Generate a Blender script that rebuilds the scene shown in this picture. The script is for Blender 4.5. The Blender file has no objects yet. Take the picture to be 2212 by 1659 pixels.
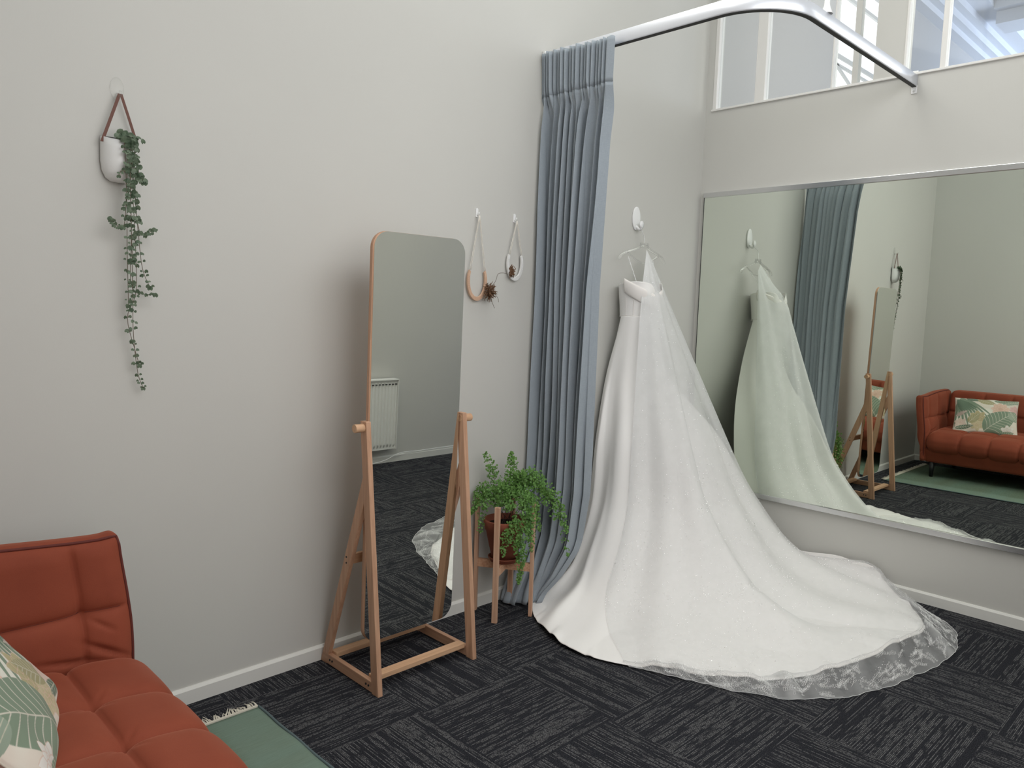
import bpy, bmesh, math, random
import numpy as np
from mathutils import Vector, Matrix
R = math.radians
PI = math.pi
random.seed(7)
rng = np.random.default_rng(7)
scene = bpy.context.scene
C = scene.collection

# ------------------------------------------------------------------ camera
def cam_axes(yaw, pitch, roll):
    cy, sy, cp, sp = math.cos(yaw), math.sin(yaw), math.cos(pitch), math.sin(pitch)
    f = np.array([cy*cp, sy*cp, sp]); r = np.array([sy, -cy, 0.]); u = np.cross(r, f)
    cr_, sr = math.cos(roll), math.sin(roll)
    return cr_*r + sr*u, -sr*r + cr_*u, f
r_, u_, f_ = cam_axes(R(45.369), R(-5.6376), R(1.8295))
cam_data = bpy.data.cameras.new('camera')
cam_data.sensor_width = 36
cam_data.lens = 36*1643.68/2212
cam_data.clip_start = 0.02
cam = bpy.data.objects.new('camera', cam_data)
C.objects.link(cam)
M = Matrix.Identity(4)
for i in range(3):
    M[i][0], M[i][1], M[i][2] = r_[i], u_[i], -f_[i]
M[0][3], M[1][3], M[2][3] = -4.3788, -2.7478, 1.5
cam.matrix_world = M
scene.camera = cam

# ------------------------------------------------------------------ world, light, exposure
scene.view_settings.view_transform = 'Standard'
scene.view_settings.look = 'None'
scene.view_settings.exposure = 0.02
scene.view_settings.gamma = 1.0
scene.view_settings.use_curve_mapping = False
world = bpy.data.worlds.new('world'); scene.world = world
world.use_nodes = True
bg = world.node_tree.nodes['Background']
bg.inputs[0].default_value = (0.78, 0.88, 1.0, 1)
bg.inputs[1].default_value = 1.6

def area(name, loc, aim, sx, sy, power, color, spread=180):
    l = bpy.data.lights.new(name, 'AREA'); l.shape = 'RECTANGLE'
    l.size = sx; l.size_y = sy; l.energy = power; l.color = color; l.spread = R(spread)
    o = bpy.data.objects.new(name, l); C.objects.link(o)
    o.location = loc
    d = (Vector(aim) - Vector(loc)).normalized()
    o.rotation_euler = d.to_track_quat('-Z', 'Y').to_euler()
    return o
# daylight of the high shop windows behind the camera
area('window_daylight', (-2.85, -3.10, 1.95), (-2.1, 0, .9), 2.3, 2.7, 47, (1.0, 0.975, 0.965), 172)
# daylight entering through the opening on the right
area('opening_daylight', (1.9, -2.9, 1.7), (-2.4, -0.9, 0.9), 0.5, 2.4, 6, (0.90, 0.94, 1.0))
# overhead fill lamps added for brightness, not real fixtures of the fitting room
area('ceiling_fill', (-1.7, -1.1, 4.5), (-1.7, -1.4, 0), 2.2, 1.4, 17, (0.97, 1.0, 0.94))
area('front_wall_fill', (-2.3, -.75, 4.15), (-1.5, -3.2, .8), 2.6, 1.2, 22, (1.0, 0.985, 0.93), 125)  # unseen fill added high up to brighten the wall behind the camera
# daylight in the tall neighbouring room: neutral near the partition, bluer further in
area('neighbour_daylight', (1.2, -2.2, 3.3), (1.4, 0.0, 3.6), 1.6, 1.2, 32, (1.0, 0.97, 0.93))
area('neighbour_skylight', (6.4, -2.8, 3.0), (6.2, -0.3, 4.6), 2.5, 1.5, 130, (0.70, 0.80, 1.0))

# ------------------------------------------------------------------ node helpers
def mat(name, color=(.8, .8, .8), rough=.6, metal=0., spec=.5, **kw):
    m = bpy.data.materials.new(name); m.use_nodes = True
    b = m.node_tree.nodes['Principled BSDF']
    b.inputs['Base Color'].default_value = (*color, 1)
    b.inputs['Roughness'].default_value = rough
    b.inputs['Metallic'].default_value = metal
    b.inputs['Specular IOR Level'].default_value = spec
    for k, v in kw.items():
        b.inputs[k].default_value = v
    return m
class N:
    def __init__(s, m):
        s.t = m.node_tree; s.b = s.t.nodes['Principled BSDF']
        s.out = s.t.nodes['Material Output']
    def n(s, typ, **kw):
        x = s.t.nodes.new(typ)
        for k, v in kw.items(): setattr(x, k, v)
        return x
    def l(s, a, b): s.t.links.new(a, b)
    def math(s, op, a, b=None, c=None, clamp=False):
        x = s.n('ShaderNodeMath', operation=op); x.use_clamp = clamp
        for i, v in enumerate((a, b, c)):
            if v is None: continue
            if isinstance(v, (int, float)): x.inputs[i].default_value = v
            else: s.l(v, x.inputs[i])
        return x.outputs[0]
    def mix(s, f, a, b):
        x = s.n('ShaderNodeMix', data_type='RGBA')
        for k, v in ((0, f), (6, a), (7, b)):
            if isinstance(v, tuple): x.inputs[k].default_value = (*v, 1)
            elif isinstance(v, (int, float)): x.inputs[k].default_value = v
            else: s.l(v, x.inputs[k])
        return x.outputs[2]
    def noise(s, vec, scale, detail=2, rough=.5, out=0):
        x = s.n('ShaderNodeTexNoise'); x.inputs['Scale'].default_value = scale
        x.inputs['Detail'].default_value = detail; x.inputs['Roughness'].default_value = rough
        if vec is not None: s.l(vec, x.inputs['Vector'])
        return x.outputs[out]
    def vscale(s, vec, v):
        x = s.n('ShaderNodeVectorMath', operation='MULTIPLY'); s.l(vec, x.inputs[0]); x.inputs[1].default_value = v
        return x.outputs[0]
    def pos(s): return s.n('ShaderNodeNewGeometry').outputs['Position']
    def obj(s): return s.n('ShaderNodeTexCoord').outputs['Object']
    def bump(s, h, strength=.3, dist=.01):
        x = s.n('ShaderNodeBump'); x.inputs['Strength'].default_value = strength
        x.inputs['Distance'].default_value = dist; s.l(h, x.inputs['Height'])
        s.l(x.outputs[0], s.b.inputs['Normal']); return x

# ------------------------------------------------------------------ materials
def paint(name, col, amt=.03):
    m = mat(name, col, .62, spec=.35); n = N(m)
    f = n.noise(n.pos(), 1.3, 3)
    c2 = tuple(c*(1-amt*2) for c in col)
    n.l(n.mix(f, col, c2), n.b.inputs['Base Color'])
    n.bump(n.noise(n.pos(), 260, 2), .06, .002)
    return m
M_wall = paint('wall_paint', (.60, .592, .56))
M_trim = paint('trim_paint', (.74, .735, .70), .01)
M_ceil = paint('ceiling_paint', (.80, .80, .79), .01)
M_white = mat('white_plastic', (.86, .86, .86), .35)
M_jamb = mat('jamb_paint', (.78, .765, .74), .5)

def carpet():
    m = mat('carpet_tile', (.02, .02, .025), .95, spec=.1); n = N(m)
    sx = n.n('ShaderNodeSeparateXYZ'); n.l(n.pos(), sx.inputs[0])
    tx = n.math('MULTIPLY', n.math('ADD', sx.outputs[0], 2.207+10), 2.0)
    ty = n.math('MULTIPLY', n.math('ADD', sx.outputs[1], 1.127+10), 2.0)
    ix = n.math('FLOOR', tx); iy = n.math('FLOOR', ty)
    par = n.math('MODULO', n.math('ADD', ix, iy), 2.0)
    # u runs across the lines, v along them; swapped in every other tile
    u = n.n('ShaderNodeMix', data_type='FLOAT'); n.l(par, u.inputs[0]); n.l(sx.outputs[0], u.inputs[2]); n.l(sx.outputs[1], u.inputs[3])
    v = n.n('ShaderNodeMix', data_type='FLOAT'); n.l(par, v.inputs[0]); n.l(sx.outputs[1], v.inputs[2]); n.l(sx.outputs[0], v.inputs[3])
    u, v = u.outputs[0], v.outputs[0]
    row = n.math('FLOOR', n.math('MULTIPLY', u, 190.0))
    fr = n.math('FRACT', n.math('MULTIPLY', u, 190.0))
    cell = n.n('ShaderNodeCombineXYZ'); n.l(row, cell.inputs[0]); n.l(n.math('ADD', n.math('MULTIPLY', ix, 7.3), n.math('MULTIPLY', iy, 3.1)), cell.inputs[1])
    wn = n.n('ShaderNodeTexWhiteNoise', noise_dimensions='2D'); n.l(cell.outputs[0], wn.inputs['Vector'])
    cv = n.n('ShaderNodeCombineXYZ'); n.l(n.math('MULTIPLY', row, 3.17), cv.inputs[0]); n.l(n.math('MULTIPLY', v, 14.0), cv.inputs[1]); n.l(wn.outputs[0], cv.inputs[2])
    along = n.noise(cv.outputs[0], 1.0, 1)
    cw = n.n('ShaderNodeCombineXYZ'); n.l(row, cw.inputs[0]); n.l(n.math('MULTIPLY', v, 110.0), cw.inputs[1])
    stitch = n.noise(cw.outputs[0], 1.0, 1)
    lin = n.math('MULTIPLY', n.math('GREATER_THAN', wn.outputs[0], .35), n.math('GREATER_THAN', n.math('SUBTRACT', .85, n.math('ABSOLUTE', n.math('SUBTRACT', fr, .5))), .57))
    on = n.math('MULTIPLY', lin, n.math('SMOOTH_MIN', n.math('MULTIPLY', n.math('SUBTRACT', along, .40), 7.0, clamp=True), 1.0, .1))
    on = n.math('MULTIPLY', on, n.math('MULTIPLY', n.math('SUBTRACT', stitch, .34), 4.5, clamp=True), clamp=True)
    speck = n.noise(n.pos(), 420, 2)
    speck2 = n.math('MULTIPLY', n.math('SUBTRACT', speck, .50), 5.0, clamp=True)
    big = n.noise(n.pos(), 7.0, 3)
    base = n.mix(speck2, (.012, .0125, .017), (.075, .076, .084))
    lc = n.mix(big, (.14, .14, .147), (.25, .247, .245))
    n.l(n.mix(n.math('MULTIPLY', on, .85), base, lc), n.b.inputs['Base Color'])
    n.bump(n.math('ADD', speck, n.math('MULTIPLY', on, .6)), .7, .004)
    return m
M_carpet = carpet()

def wood(name, c1, c2, axis=2, scale=60, stretch=.04):
    m = mat(name, c1, .45, spec=.4); n = N(m)
    s = [scale]*3; s[axis] = scale*stretch
    v = n.vscale(n.obj(), tuple(s))
    f = n.noise(v, 1.0, 4, .6)
    f = n.math('MULTIPLY', n.math('SUBTRACT', f, .3), 2.2, clamp=True)
    n.l(n.mix(f, c1, c2), n.b.inputs['Base Color'])
    n.bump(f, .08, .001)
    return m
M_bamboo_z = wood('bamboo_upright', (.60, .36, .235), (.42, .235, .145), 2)
M_bamboo_x = wood('bamboo_cross', (.66, .42, .26), (.48, .275, .16), 0)
M_bamboo_y = wood('bamboo_side', (.58, .35, .225), (.41, .225, .14), 1)
M_pine_z = wood('pine_upright', (.68, .45, .31), (.46, .235, .15), 2, 90, .03)
M_pine_x = wood('pine_cross', (.72, .46, .30), (.46, .21, .12), 0, 90, .05)

M_mirror_wall = mat('mirror_silver_wall', (.83, .88, .80), .003, 1.)
M_mirror_cheval = mat('mirror_silver_cheval', (.86, .88, .83), .003, 1.)
M_alu = mat('brushed_aluminium', (.72, .72, .73), .24, 1.)
M_steel = mat('steel', (.6, .6, .6), .3, 1.)
M_railm = mat('rail_aluminium', (.82, .84, .90), .35, .55)
M_dark = mat('dark_line', (.03, .03, .03), .7)
M_black_wood = mat('black_leg', (.012, .012, .014), .45)

def clear(name, tint=(1, 1, 1), a=.16):
    m = bpy.data.materials.new(name); m.use_nodes = True; t = m.node_tree
    t.nodes.remove(t.nodes['Principled BSDF'])
    tr = t.nodes.new('ShaderNodeBsdfTransparent'); tr.inputs[0].default_value = (*tint, 1)
    gl = t.nodes.new('ShaderNodeBsdfGlossy'); gl.inputs['Roughness'].default_value = .05
    fr0 = t.nodes.new('ShaderNodeLayerWeight'); fr0.inputs[0].default_value = .3
    fr = t.nodes.new('ShaderNodeMath'); fr.operation = 'MULTIPLY'; fr.inputs[1].default_value = .35; t.links.new(fr0.outputs['Fresnel'], fr.inputs[0])
    ad = t.nodes.new('ShaderNodeMath'); ad.operation = 'ADD'; ad.inputs[1].default_value = a; ad.use_clamp = True
    t.links.new(fr.outputs[0], ad.inputs[0])
    mx = t.nodes.new('ShaderNodeMixShader'); t.links.new(ad.outputs[0], mx.inputs[0])
    t.links.new(tr.outputs[0], mx.inputs[1]); t.links.new(gl.outputs[0], mx.inputs[2])
    t.links.new(mx.outputs[0], t.nodes['Material Output'].inputs[0])
    return m
M_glass = clear('window_glass', (.95, .97, .97), .02)
def acrylic():
    m = clear('clear_acrylic', (.985, .985, .98), .0); t = m.node_tree
    mx0 = [x for x in t.nodes if x.type == 'MIX_SHADER'][0]
    df = t.nodes.new('ShaderNodeBsdfDiffuse'); df.inputs[0].default_value = (.9, .9, .88, 1)
    m2 = t.nodes.new('ShaderNodeMixShader'); m2.inputs[0].default_value = .08
    t.links.new(mx0.outputs[0], m2.inputs[1]); t.links.new(df.outputs[0], m2.inputs[2])
    t.links.new(m2.outputs[0], t.nodes['Material Output'].inputs[0]); return m
M_acrylic = acrylic()

def fabric(name, col, rough=.85, sheen=.2, bump=.25, scale=700, var=.08, stint=None):
    m = mat(name, col, rough, spec=.2); n = N(m)
    n.b.inputs['Sheen Weight'].default_value = sheen
    if stint: n.b.inputs['Sheen Tint'].default_value = (*stint, 1)
    f = n.noise(n.pos(), 9, 3)
    n.l(n.mix(f, tuple(c*(1-var) for c in col), tuple(min(1, c*(1+var)) for c in col)), n.b.inputs['Base Color'])
    n.bump(n.noise(n.pos(), scale, 2), bump, .0015)
    return m
def linen():
    m = mat('curtain_linen', (.27, .34, .40), .9, spec=.15); n = N(m)
    n.b.inputs['Sheen Weight'].default_value = .25
    w1 = n.noise(n.vscale(n.pos(), (700, 700, 30)), 1, 2)
    w2 = n.noise(n.vscale(n.pos(), (60, 60, 900)), 1, 2)
    w = n.math('ADD', w1, w2)
    n.l(n.mix(n.math('MULTIPLY', w, .5), (.245, .285, .325), (.41, .455, .50)), n.b.inputs['Base Color'])
    n.bump(w, .25, .0012)
    return m
M_curtain = linen()
M_satin = fabric('ivory_satin', (.90, .88, .862), .42, .15, .10, 900, .01)
N(M_satin).b.inputs['Specular IOR Level'].default_value = .35
M_satin2 = fabric('ivory_satin_cuff', (.90, .86, .83), .36, .2, .08, 900, .01)
def velvet():
    m = mat('rust_velvet', (.33, .06, .035), .75, spec=.2); n = N(m)
    n.b.inputs['Sheen Weight'].default_value = .38
    n.b.inputs['Sheen Roughness'].default_value = .38
    n.b.inputs['Sheen Tint'].default_value = (1., .42, .28, 1)
    f = n.noise(n.pos(), 6, 4)
    f2 = n.noise(n.pos(), 500, 2)
    k = n.math('ADD', n.math('MULTIPLY', f, .7), n.math('MULTIPLY', f2, .3))
    n.l(n.mix(k, (.175, .034, .018), (.32, .078, .040)), n.b.inputs['Base Color'])
    n.bump(f2, .15, .0012)
    return m
M_velvet = velvet()
M_piping = mat('rust_piping', (.11, .018, .012), .8)
M_terracotta = fabric('terracotta', (.24, .075, .045), .8, 0, .3, 160, .15)
M_soil = fabric('soil', (.018, .011, .008), 1, 0, 1., 120, .5)
M_ceramic = mat('white_ceramic', (.80, .80, .79), .4)
M_leather = mat('brown_leather', (.13, .045, .028), .6)
M_stem = mat('dark_stem', (.025, .012, .008), .5)
M_vine = mat('vine_stem', (.14, .11, .075), .6)
def leafmat(name, c1, c2, sc=40, trans=.25):
    m = mat(name, c1, .5, spec=.35); n = N(m)
    f = n.noise(n.pos(), sc, 2)
    n.l(n.mix(n.math('MULTIPLY', n.math('SUBTRACT', f, .3), 2.4, clamp=True), c1, c2), n.b.inputs['Base Color'])
    tb = n.n('ShaderNodeBsdfTranslucent'); tb.inputs[0].default_value = (c2[0]*1.3, c2[1]*1.3, c2[2], 1)
    mx = n.n('ShaderNodeMixShader'); mx.inputs[0].default_value = trans
    n.l(n.b.outputs[0], mx.inputs[1]); n.l(tb.outputs[0], mx.inputs[2]); n.l(mx.outputs[0], n.out.inputs[0])
    return m
M_fern = leafmat('fern_leaf', (.085, .20, .045), (.20, .38, .10))
M_heart = leafmat('heart_leaf', (.05, .085, .05), (.17, .22, .15), 60, .1)
M_tan = fabric('tan_macrame', (.62, .42, .30), .8, 0, .4, 300, .1)
M_cord = mat('cotton_cord', (.74, .70, .63), .8)
M_airplant = fabric('dry_air_plant', (.15, .085, .05), .9, 0, .3, 200, .5)
M_rug = None

def tulle(name, alpha, gather=True):
    m = bpy.data.materials.new(name); m.use_nodes = True; n = N(m)
    n.b.inputs['Base Color'].default_value = (.93, .935, .94, 1)
    n.b.inputs['Roughness'].default_value = .6
    n.b.inputs['Sheen Weight'].default_value = .3
    tl = n.n('ShaderNodeBsdfTranslucent'); tl.inputs[0].default_value = (.9, .9, .9, 1)
    m1 = n.n('ShaderNodeMixShader'); m1.inputs[0].default_value = .35
    n.l(n.b.outputs[0], m1.inputs[1]); n.l(tl.outputs[0], m1.inputs[2])
    tr = n.n('ShaderNodeBsdfTransparent')
    mx = n.n('ShaderNodeMixShader')
    at = n.n('ShaderNodeAttribute'); at.attribute_name = 'gather'
    nz = n.noise(n.pos(), 14, 3)
    a = n.math('ADD', at.outputs['Fac'], n.math('MULTIPLY', n.math('SUBTRACT', nz, .5), .12), clamp=True)
    n.l(a, mx.inputs[0])
    n.l(tr.outputs[0], mx.inputs[1]); n.l(m1.outputs[0], mx.inputs[2]); n.l(mx.outputs[0], n.out.inputs[0])
    n.bump(n.noise(n.pos(), 1200, 1), .2, .001)
    return m
M_tulle = tulle('bridal_tulle', .5)
M_lace = mat('lace_thread', (.80, .80, .80), .5)
M_sequin = mat('sequin', (1, 1, 1), .10, .0, 1.0)

def attr_mat(name, attr, rough=.85, bump=.2, scale=600):
    m = mat(name, (1, 1, 1), rough, spec=.2); n = N(m)
    a = n.n('ShaderNodeAttribute'); a.attribute_name = attr
    n.l(a.outputs['Color'], n.b.inputs['Base Color'])
    n.b.inputs['Sheen Weight'].default_value = .1
    n.bump(n.noise(n.pos(), scale, 2), bump, .001)
    return m
M_floral = attr_mat('floral_print', 'print')

# ------------------------------------------------------------------ object helpers
def tag(o, label=None, cat=None, group=None, kind=None):
    if label: o['label'] = label
    if cat: o['category'] = cat
    if group: o['group'] = group
    if kind: o['kind'] = kind
    return o
def thing(name, label, cat, loc=(0, 0, 0), rz=0, group=None):
    o = bpy.data.objects.new(name, None); C.objects.link(o)
    o.location = loc; o.rotation_euler = (0, 0, rz); o.empty_display_size = .05
    return tag(o, label, cat, group)
def obj(name, bm, m, parent=None, smooth=False, label=None):
    if isinstance(bm, bmesh.types.BMesh):
        me = bpy.data.meshes.new(name); bm.to_mesh(me); bm.free()
    else: me = bm
    me.name = name
    if m: me.materials.append(m)
    if smooth:
        for p in me.polygons: p.use_smooth = True
    o = bpy.data.objects.new(name, me); C.objects.link(o)
    if parent is not None:
        o.parent = parent
        # geometry is always written in world coordinates; keep it there
        me.transform((Matrix.Translation(parent_world(parent))).inverted())
    if label: o['label'] = label
    return o
def parent_world(p):
    v = Vector((0, 0, 0))
    while p is not None:
        v += p.location; p = p.parent
    return v
def struct(name, bm, m, smooth=False):
    o = obj(name, bm, m, None, smooth); o['kind'] = 'structure'; return o
def box(bm, a, b):
    a, b = Vector(a), Vector(b)
    vs = [bm.verts.new((x, y, z)) for z in (a.z, b.z) for y in (a.y, b.y) for x in (a.x, b.x)]
    for f in ((0, 2, 3, 1), (4, 5, 7, 6), (0, 1, 5, 4), (2, 6, 7, 3), (0, 4, 6, 2), (1, 3, 7, 5)):
        bm.faces.new([vs[i] for i in f])
    return bm
def boxm(a, b, bev=0):
    bm = bmesh.new(); box(bm, a, b)
    bmesh.ops.recalc_face_normals(bm, faces=bm.faces)
    if bev: bmesh.ops.bevel(bm, geom=list(bm.edges), offset=bev, segments=2, affect='EDGES', profile=.6)
    return bm
def bar(bm, p, q, w, d, up=(0, 1, 0)):
    """square bar from p to q: width w along 'side', depth d along 'up'"""
    p, q, up = Vector(p), Vector(q), Vector(up)
    ax = (q-p).normalized(); side = ax.cross(up).normalized(); up2 = side.cross(ax).normalized()
    vs = []
    for c in (p, q):
        for s, t in ((-1, -1), (1, -1), (1, 1), (-1, 1)):
            vs.append(bm.verts.new(c + side*s*w/2 + up2*t*d/2))
    for f in ((3, 2, 1, 0), (4, 5, 6, 7), (0, 1, 5, 4), (1, 2, 6, 5), (2, 3, 7, 6), (3, 0, 4, 7)):
        bm.faces.new([vs[i] for i in f])
def prism(bm, pts, d0, d1, ax):
    """polygon pts (3D) extruded by vector ax from d0 to d1"""
    ax = Vector(ax); a = [bm.verts.new(Vector(p)+ax*d0) for p in pts]; b = [bm.verts.new(Vector(p)+ax*d1) for p in pts]
    n = len(pts)
    bm.faces.new(a); bm.faces.new(list(reversed(b)))
    for i in range(n): bm.faces.new([a[i], b[i], b[(i+1) % n], a[(i+1) % n]])
    bmesh.ops.recalc_face_normals(bm, faces=bm.faces)
def bevel(bm, off, seg=2):
    bmesh.ops.recalc_face_normals(bm, faces=bm.faces)
    es = [e for e in bm.edges if len(e.link_faces) == 2 and e.calc_face_angle(0) > .5]
    bmesh.ops.bevel(bm, geom=es, offset=off, segments=seg, affect='EDGES', profile=.6)
    return bm
def tube(bm, pts, rad, seg=8, cap=True):
    pts = [Vector(p) for p in pts]; n = len(pts)
    rad = rad if hasattr(rad, '__len__') else [rad]*n
    rings = []; prev = None
    for i, p in enumerate(pts):
        t = (pts[min(i+1, n-1)] - pts[max(i-1, 0)]).normalized()
        if prev is None:
            a = Vector((0, 0, 1)) if abs(t.z) < .9 else Vector((1, 0, 0))
            s = t.cross(a).normalized()
        else: s = (prev - t*prev.dot(t)).normalized()
        prev = s; b = t.cross(s)
        rings.append([bm.verts.new(p + (s*math.cos(2*PI*k/seg) + b*math.sin(2*PI*k/seg))*rad[i]) for k in range(seg)])
    for i in range(n-1):
        for k in range(seg):
            bm.faces.new([rings[i][k], rings[i][(k+1) % seg], rings[i+1][(k+1) % seg], rings[i+1][k]])
    if cap and seg > 2:
        bm.faces.new(list(reversed(rings[0]))); bm.faces.new(rings[-1])
def lathe(bm, prof, c, seg=40, sx=1, sy=1, a0=0, a1=2*PI):
    full = abs(a1-a0-2*PI) < 1e-6; m = seg if full else seg+1
    rings = []
    for r, z in prof:
        rings.append([bm.verts.new((c[0]+r*sx*math.cos(a0+(a1-a0)*k/seg), c[1]+r*sy*math.sin(a0+(a1-a0)*k/seg), c[2]+z)) for k in range(m)])
    for i in range(len(prof)-1):
        for k in range(seg):
            k2 = (k+1) % m
            bm.faces.new([rings[i][k], rings[i][k2], rings[i+1][k2], rings[i+1][k]])
    return rings
def sphere(bm, c, r, sub=1):
    bmesh.ops.create_icosphere(bm, subdivisions=sub, radius=r, matrix=Matrix.Translation(c))
def cyl(bm, p, q, r, seg=20):
    tube(bm, [p, q], r, seg)
def np_mesh(name, V, F):
    me = bpy.data.meshes.new(name)
    V = np.asarray(V, dtype=np.float32); F = np.asarray(F, dtype=np.int32)
    k = F.shape[1]
    me.vertices.add(len(V)); me.vertices.foreach_set('co', V.ravel())
    me.loops.add(F.size); me.loops.foreach_set('vertex_index', F.ravel())
    me.polygons.add(len(F)); me.polygons.foreach_set('loop_start', np.arange(0, F.size, k, dtype=np.int32))
    me.polygons.foreach_set('loop_total', np.full(len(F), k, dtype=np.int32))
    me.update(calc_edges=True); me.validate()
    return me
def grid_faces(nu, nv, wrap_u=False):
    F = []
    i = np.arange(nu if wrap_u else nu-1)[:, None]; j = np.arange(nv-1)[None, :]
    i2 = (i+1) % nu
    return np.stack([(i*nv+j), (i2*nv+j), (i2*nv+j+1), (i*nv+j+1)], -1).reshape(-1, 4)
def grid_obj(name, S, m, parent=None, wrap_u=False, attrs=None, thick=0):
    nu, nv = S.shape[:2]
    me = np_mesh(name, S.reshape(-1, 3), grid_faces(nu, nv, wrap_u))
    if attrs:
        for k, a in attrs.items():
            at = me.color_attributes.new(k, 'FLOAT_COLOR', 'POINT') if a.ndim == 3 else me.attributes.new(k, 'FLOAT', 'POINT')
            if a.ndim == 3:
                col = np.concatenate([a.reshape(-1, 3), np.ones((nu*nv, 1))], 1).astype(np.float32)
                at.data.foreach_set('color', col.ravel())
            else: at.data.foreach_set('value', a.astype(np.float32).ravel())
    o = obj(name, me, m, parent, True)
    if thick:
        md = o.modifiers.new('thickness', 'SOLIDIFY'); md.thickness = thick; md.offset = 0
    return o
def cr(P, t):
    n = len(P); t = np.clip(np.asarray(t, float), 0, n-1-1e-9); i = np.floor(t).astype(int); f = (t-i)
    g = lambda k: P[np.clip(k, 0, n-1)]
    f = f.reshape((len(t),)+(1,)*(P.ndim-1))
    a, b, c, d = g(i-1), g(i), g(i+1), g(i+2)
    return .5*((2*b)+(c-a)*f+(2*a-5*b+4*c-d)*f*f+(3*b-a-3*c+d)*f**3)
def net(P, us, vs):
    return cr(cr(P, us).transpose(1, 0, 2), vs).transpose(1, 0, 2)
def normals(S):
    du = np.gradient(S, axis=0); dv = np.gradient(S, axis=1)
    n = np.cross(du, dv); return n/(np.linalg.norm(n, axis=2, keepdims=True)+1e-9)
def sstep(a, b, x):
    t = np.clip((x-a)/(b-a), 0, 1); return t*t*(3-2*t)
def spline(pts, n=24):
    P = np.array(pts, float); return [Vector(p) for p in cr(P, np.linspace(0, len(P)-1, n))]

def rounded_box(name, a, b, r, cell, m, parent, disp=None):
    """box from a to b with rounded edges of radius r, split into cells; disp(P, N) moves its surface"""
    a, b = np.array(a, float), np.array(b, float); c = (a+b)/2; h = (b-a)/2
    Vs = []; Fs = []; off = 0
    for ax in range(3):
        for s in (-1, 1):
            p_, q_ = [i for i in range(3) if i != ax]
            n1 = max(4, int(2*h[p_]/cell)); n2 = max(4, int(2*h[q_]/cell))
            A, B = np.meshgrid(np.linspace(-h[p_], h[p_], n1+1), np.linspace(-h[q_], h[q_], n2+1), indexing='ij')
            P = np.zeros(A.shape+(3,)); P[..., p_] = A; P[..., q_] = B; P[..., ax] = s*h[ax]
            F = grid_faces(n1+1, n2+1)
            flip = (s == 1) == (ax == 1)
            if flip: F = F[:, ::-1]
            Vs.append(P.reshape(-1, 3)); Fs.append(F+off); off += A.size
    V = np.concatenate(Vs); F = np.concatenate(Fs)
    inner = np.clip(V, -(h-r), h-r); d = V-inner
    L = np.linalg.norm(d, axis=1, keepdims=True); nrm = d/np.maximum(L, 1e-9)
    V = inner + nrm*r + c
    if disp is not None: V = disp(V, nrm)
    me = np_mesh(name, V, F)
    bm = bmesh.new(); bm.from_mesh(me); bpy.data.meshes.remove(me)
    bmesh.ops.remove_doubles(bm, verts=bm.verts, dist=cell*.2)
    bmesh.ops.recalc_face_normals(bm, faces=bm.faces)
    return obj(name, bm, m, parent, True)

# ================================================================== the setting
XL, YF, XE, ZT = -4.5886, -3.26, 8.0, 4.72
struct('floor', boxm((XL-.1, YF-.1, -.06), (XE, .1, 0)), M_carpet)
struct('ceiling', boxm((XL-.1, YF-.1, ZT), (XE, .1, ZT+.08)), M_ceil)
struct('wall_back', boxm((XL-.1, 0, 0), (0.0, .1, ZT)), M_wall)
struct('wall_left', boxm((XL-.1, YF-.1, 0), (XL, 0, ZT)), M_wall)
struct('wall_end', boxm((XE, YF-.1, 0), (XE+.1, .1, ZT)), M_wall)
# front wall (behind the camera) with three high windows
bm = bmesh.new()
box(bm, (XL-.1, YF-.1, 0), (XE, YF, 2.75)); box(bm, (XL-.1, YF-.1, 4.1), (XE, YF, ZT))
wx = [(-4.1, -3.0), (-2.75, -1.65), (-1.4, -.3)]
edges = [XL-.1] + [v for p in wx for v in p] + [XE]
for i in range(0, len(edges), 2): box(bm, (edges[i], YF-.1, 2.75), (edges[i+1], YF, 4.1))
struct('wall_front', bm, M_wall)
M_sky = mat('daylit_pane', (0, 0, 0)); M_sky.node_tree.nodes['Principled BSDF'].inputs['Emission Color'].default_value = (.92, .96, 1, 1)
M_sky.node_tree.nodes['Principled BSDF'].inputs['Emission Strength'].default_value = 3.0
for i, (a, b) in enumerate(wx):
    w = struct('window_%d' % (i+1), boxm((a, YF-.09, 2.75), (b, YF-.08, 4.1)), M_sky)
    bm = bmesh.new()
    for x0, x1, z0, z1 in ((a, b, 2.75, 2.80), (a, b, 4.05, 4.1), (a, a+.05, 2.8, 4.05), (b-.05, b, 2.8, 4.05), ((a+b)/2-.02, (a+b)/2+.02, 2.8, 4.05)):
        box(bm, (x0, YF-.06, z0), (x1, YF-.01, z1))
    obj('window_frame', bm, M_trim, w)
# right wall with the clerestory above it
bm = bmesh.new()
box(bm, (0, -2.5, 0), (.1, 0, 2.79)); box(bm, (0, -2.5, 3.9), (.1, 0, ZT)); box(bm, (0, -2.5, 2.79), (.1, -2.44, 3.9))
box(bm, (0, -1.19, 2.79), (.1, -1.036, 3.9)); box(bm, (.02, -.942, 2.79), (.06, -.91, 3.9))
box(bm, (0, -.05, 2.79), (.1, 0, 3.9))
struct('wall_right', bm, M_wall)
bm = bmesh.new()
for y0, y1 in ((-.075, -.05), (-.40, -.336), (-.812, -.803), (-1.20, -1.188), (-1.392, -1.366)):
    box(bm, (-.004, y0, 2.80), (.05, y1, 3.9))
box(bm, (-.012, -2.44, 2.787), (.06, -.045, 2.80))
box(bm, (-.004, -2.44, 3.88), (.06, -.045, 3.9))
struct('trim_1', bevel(bm, .002, 1), M_jamb)
def pane(y0, y1, k):
    struct('window_%d' % k, boxm((.022, y0, 2.80), (.027, y1, 3.9)), M_glass)
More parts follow.
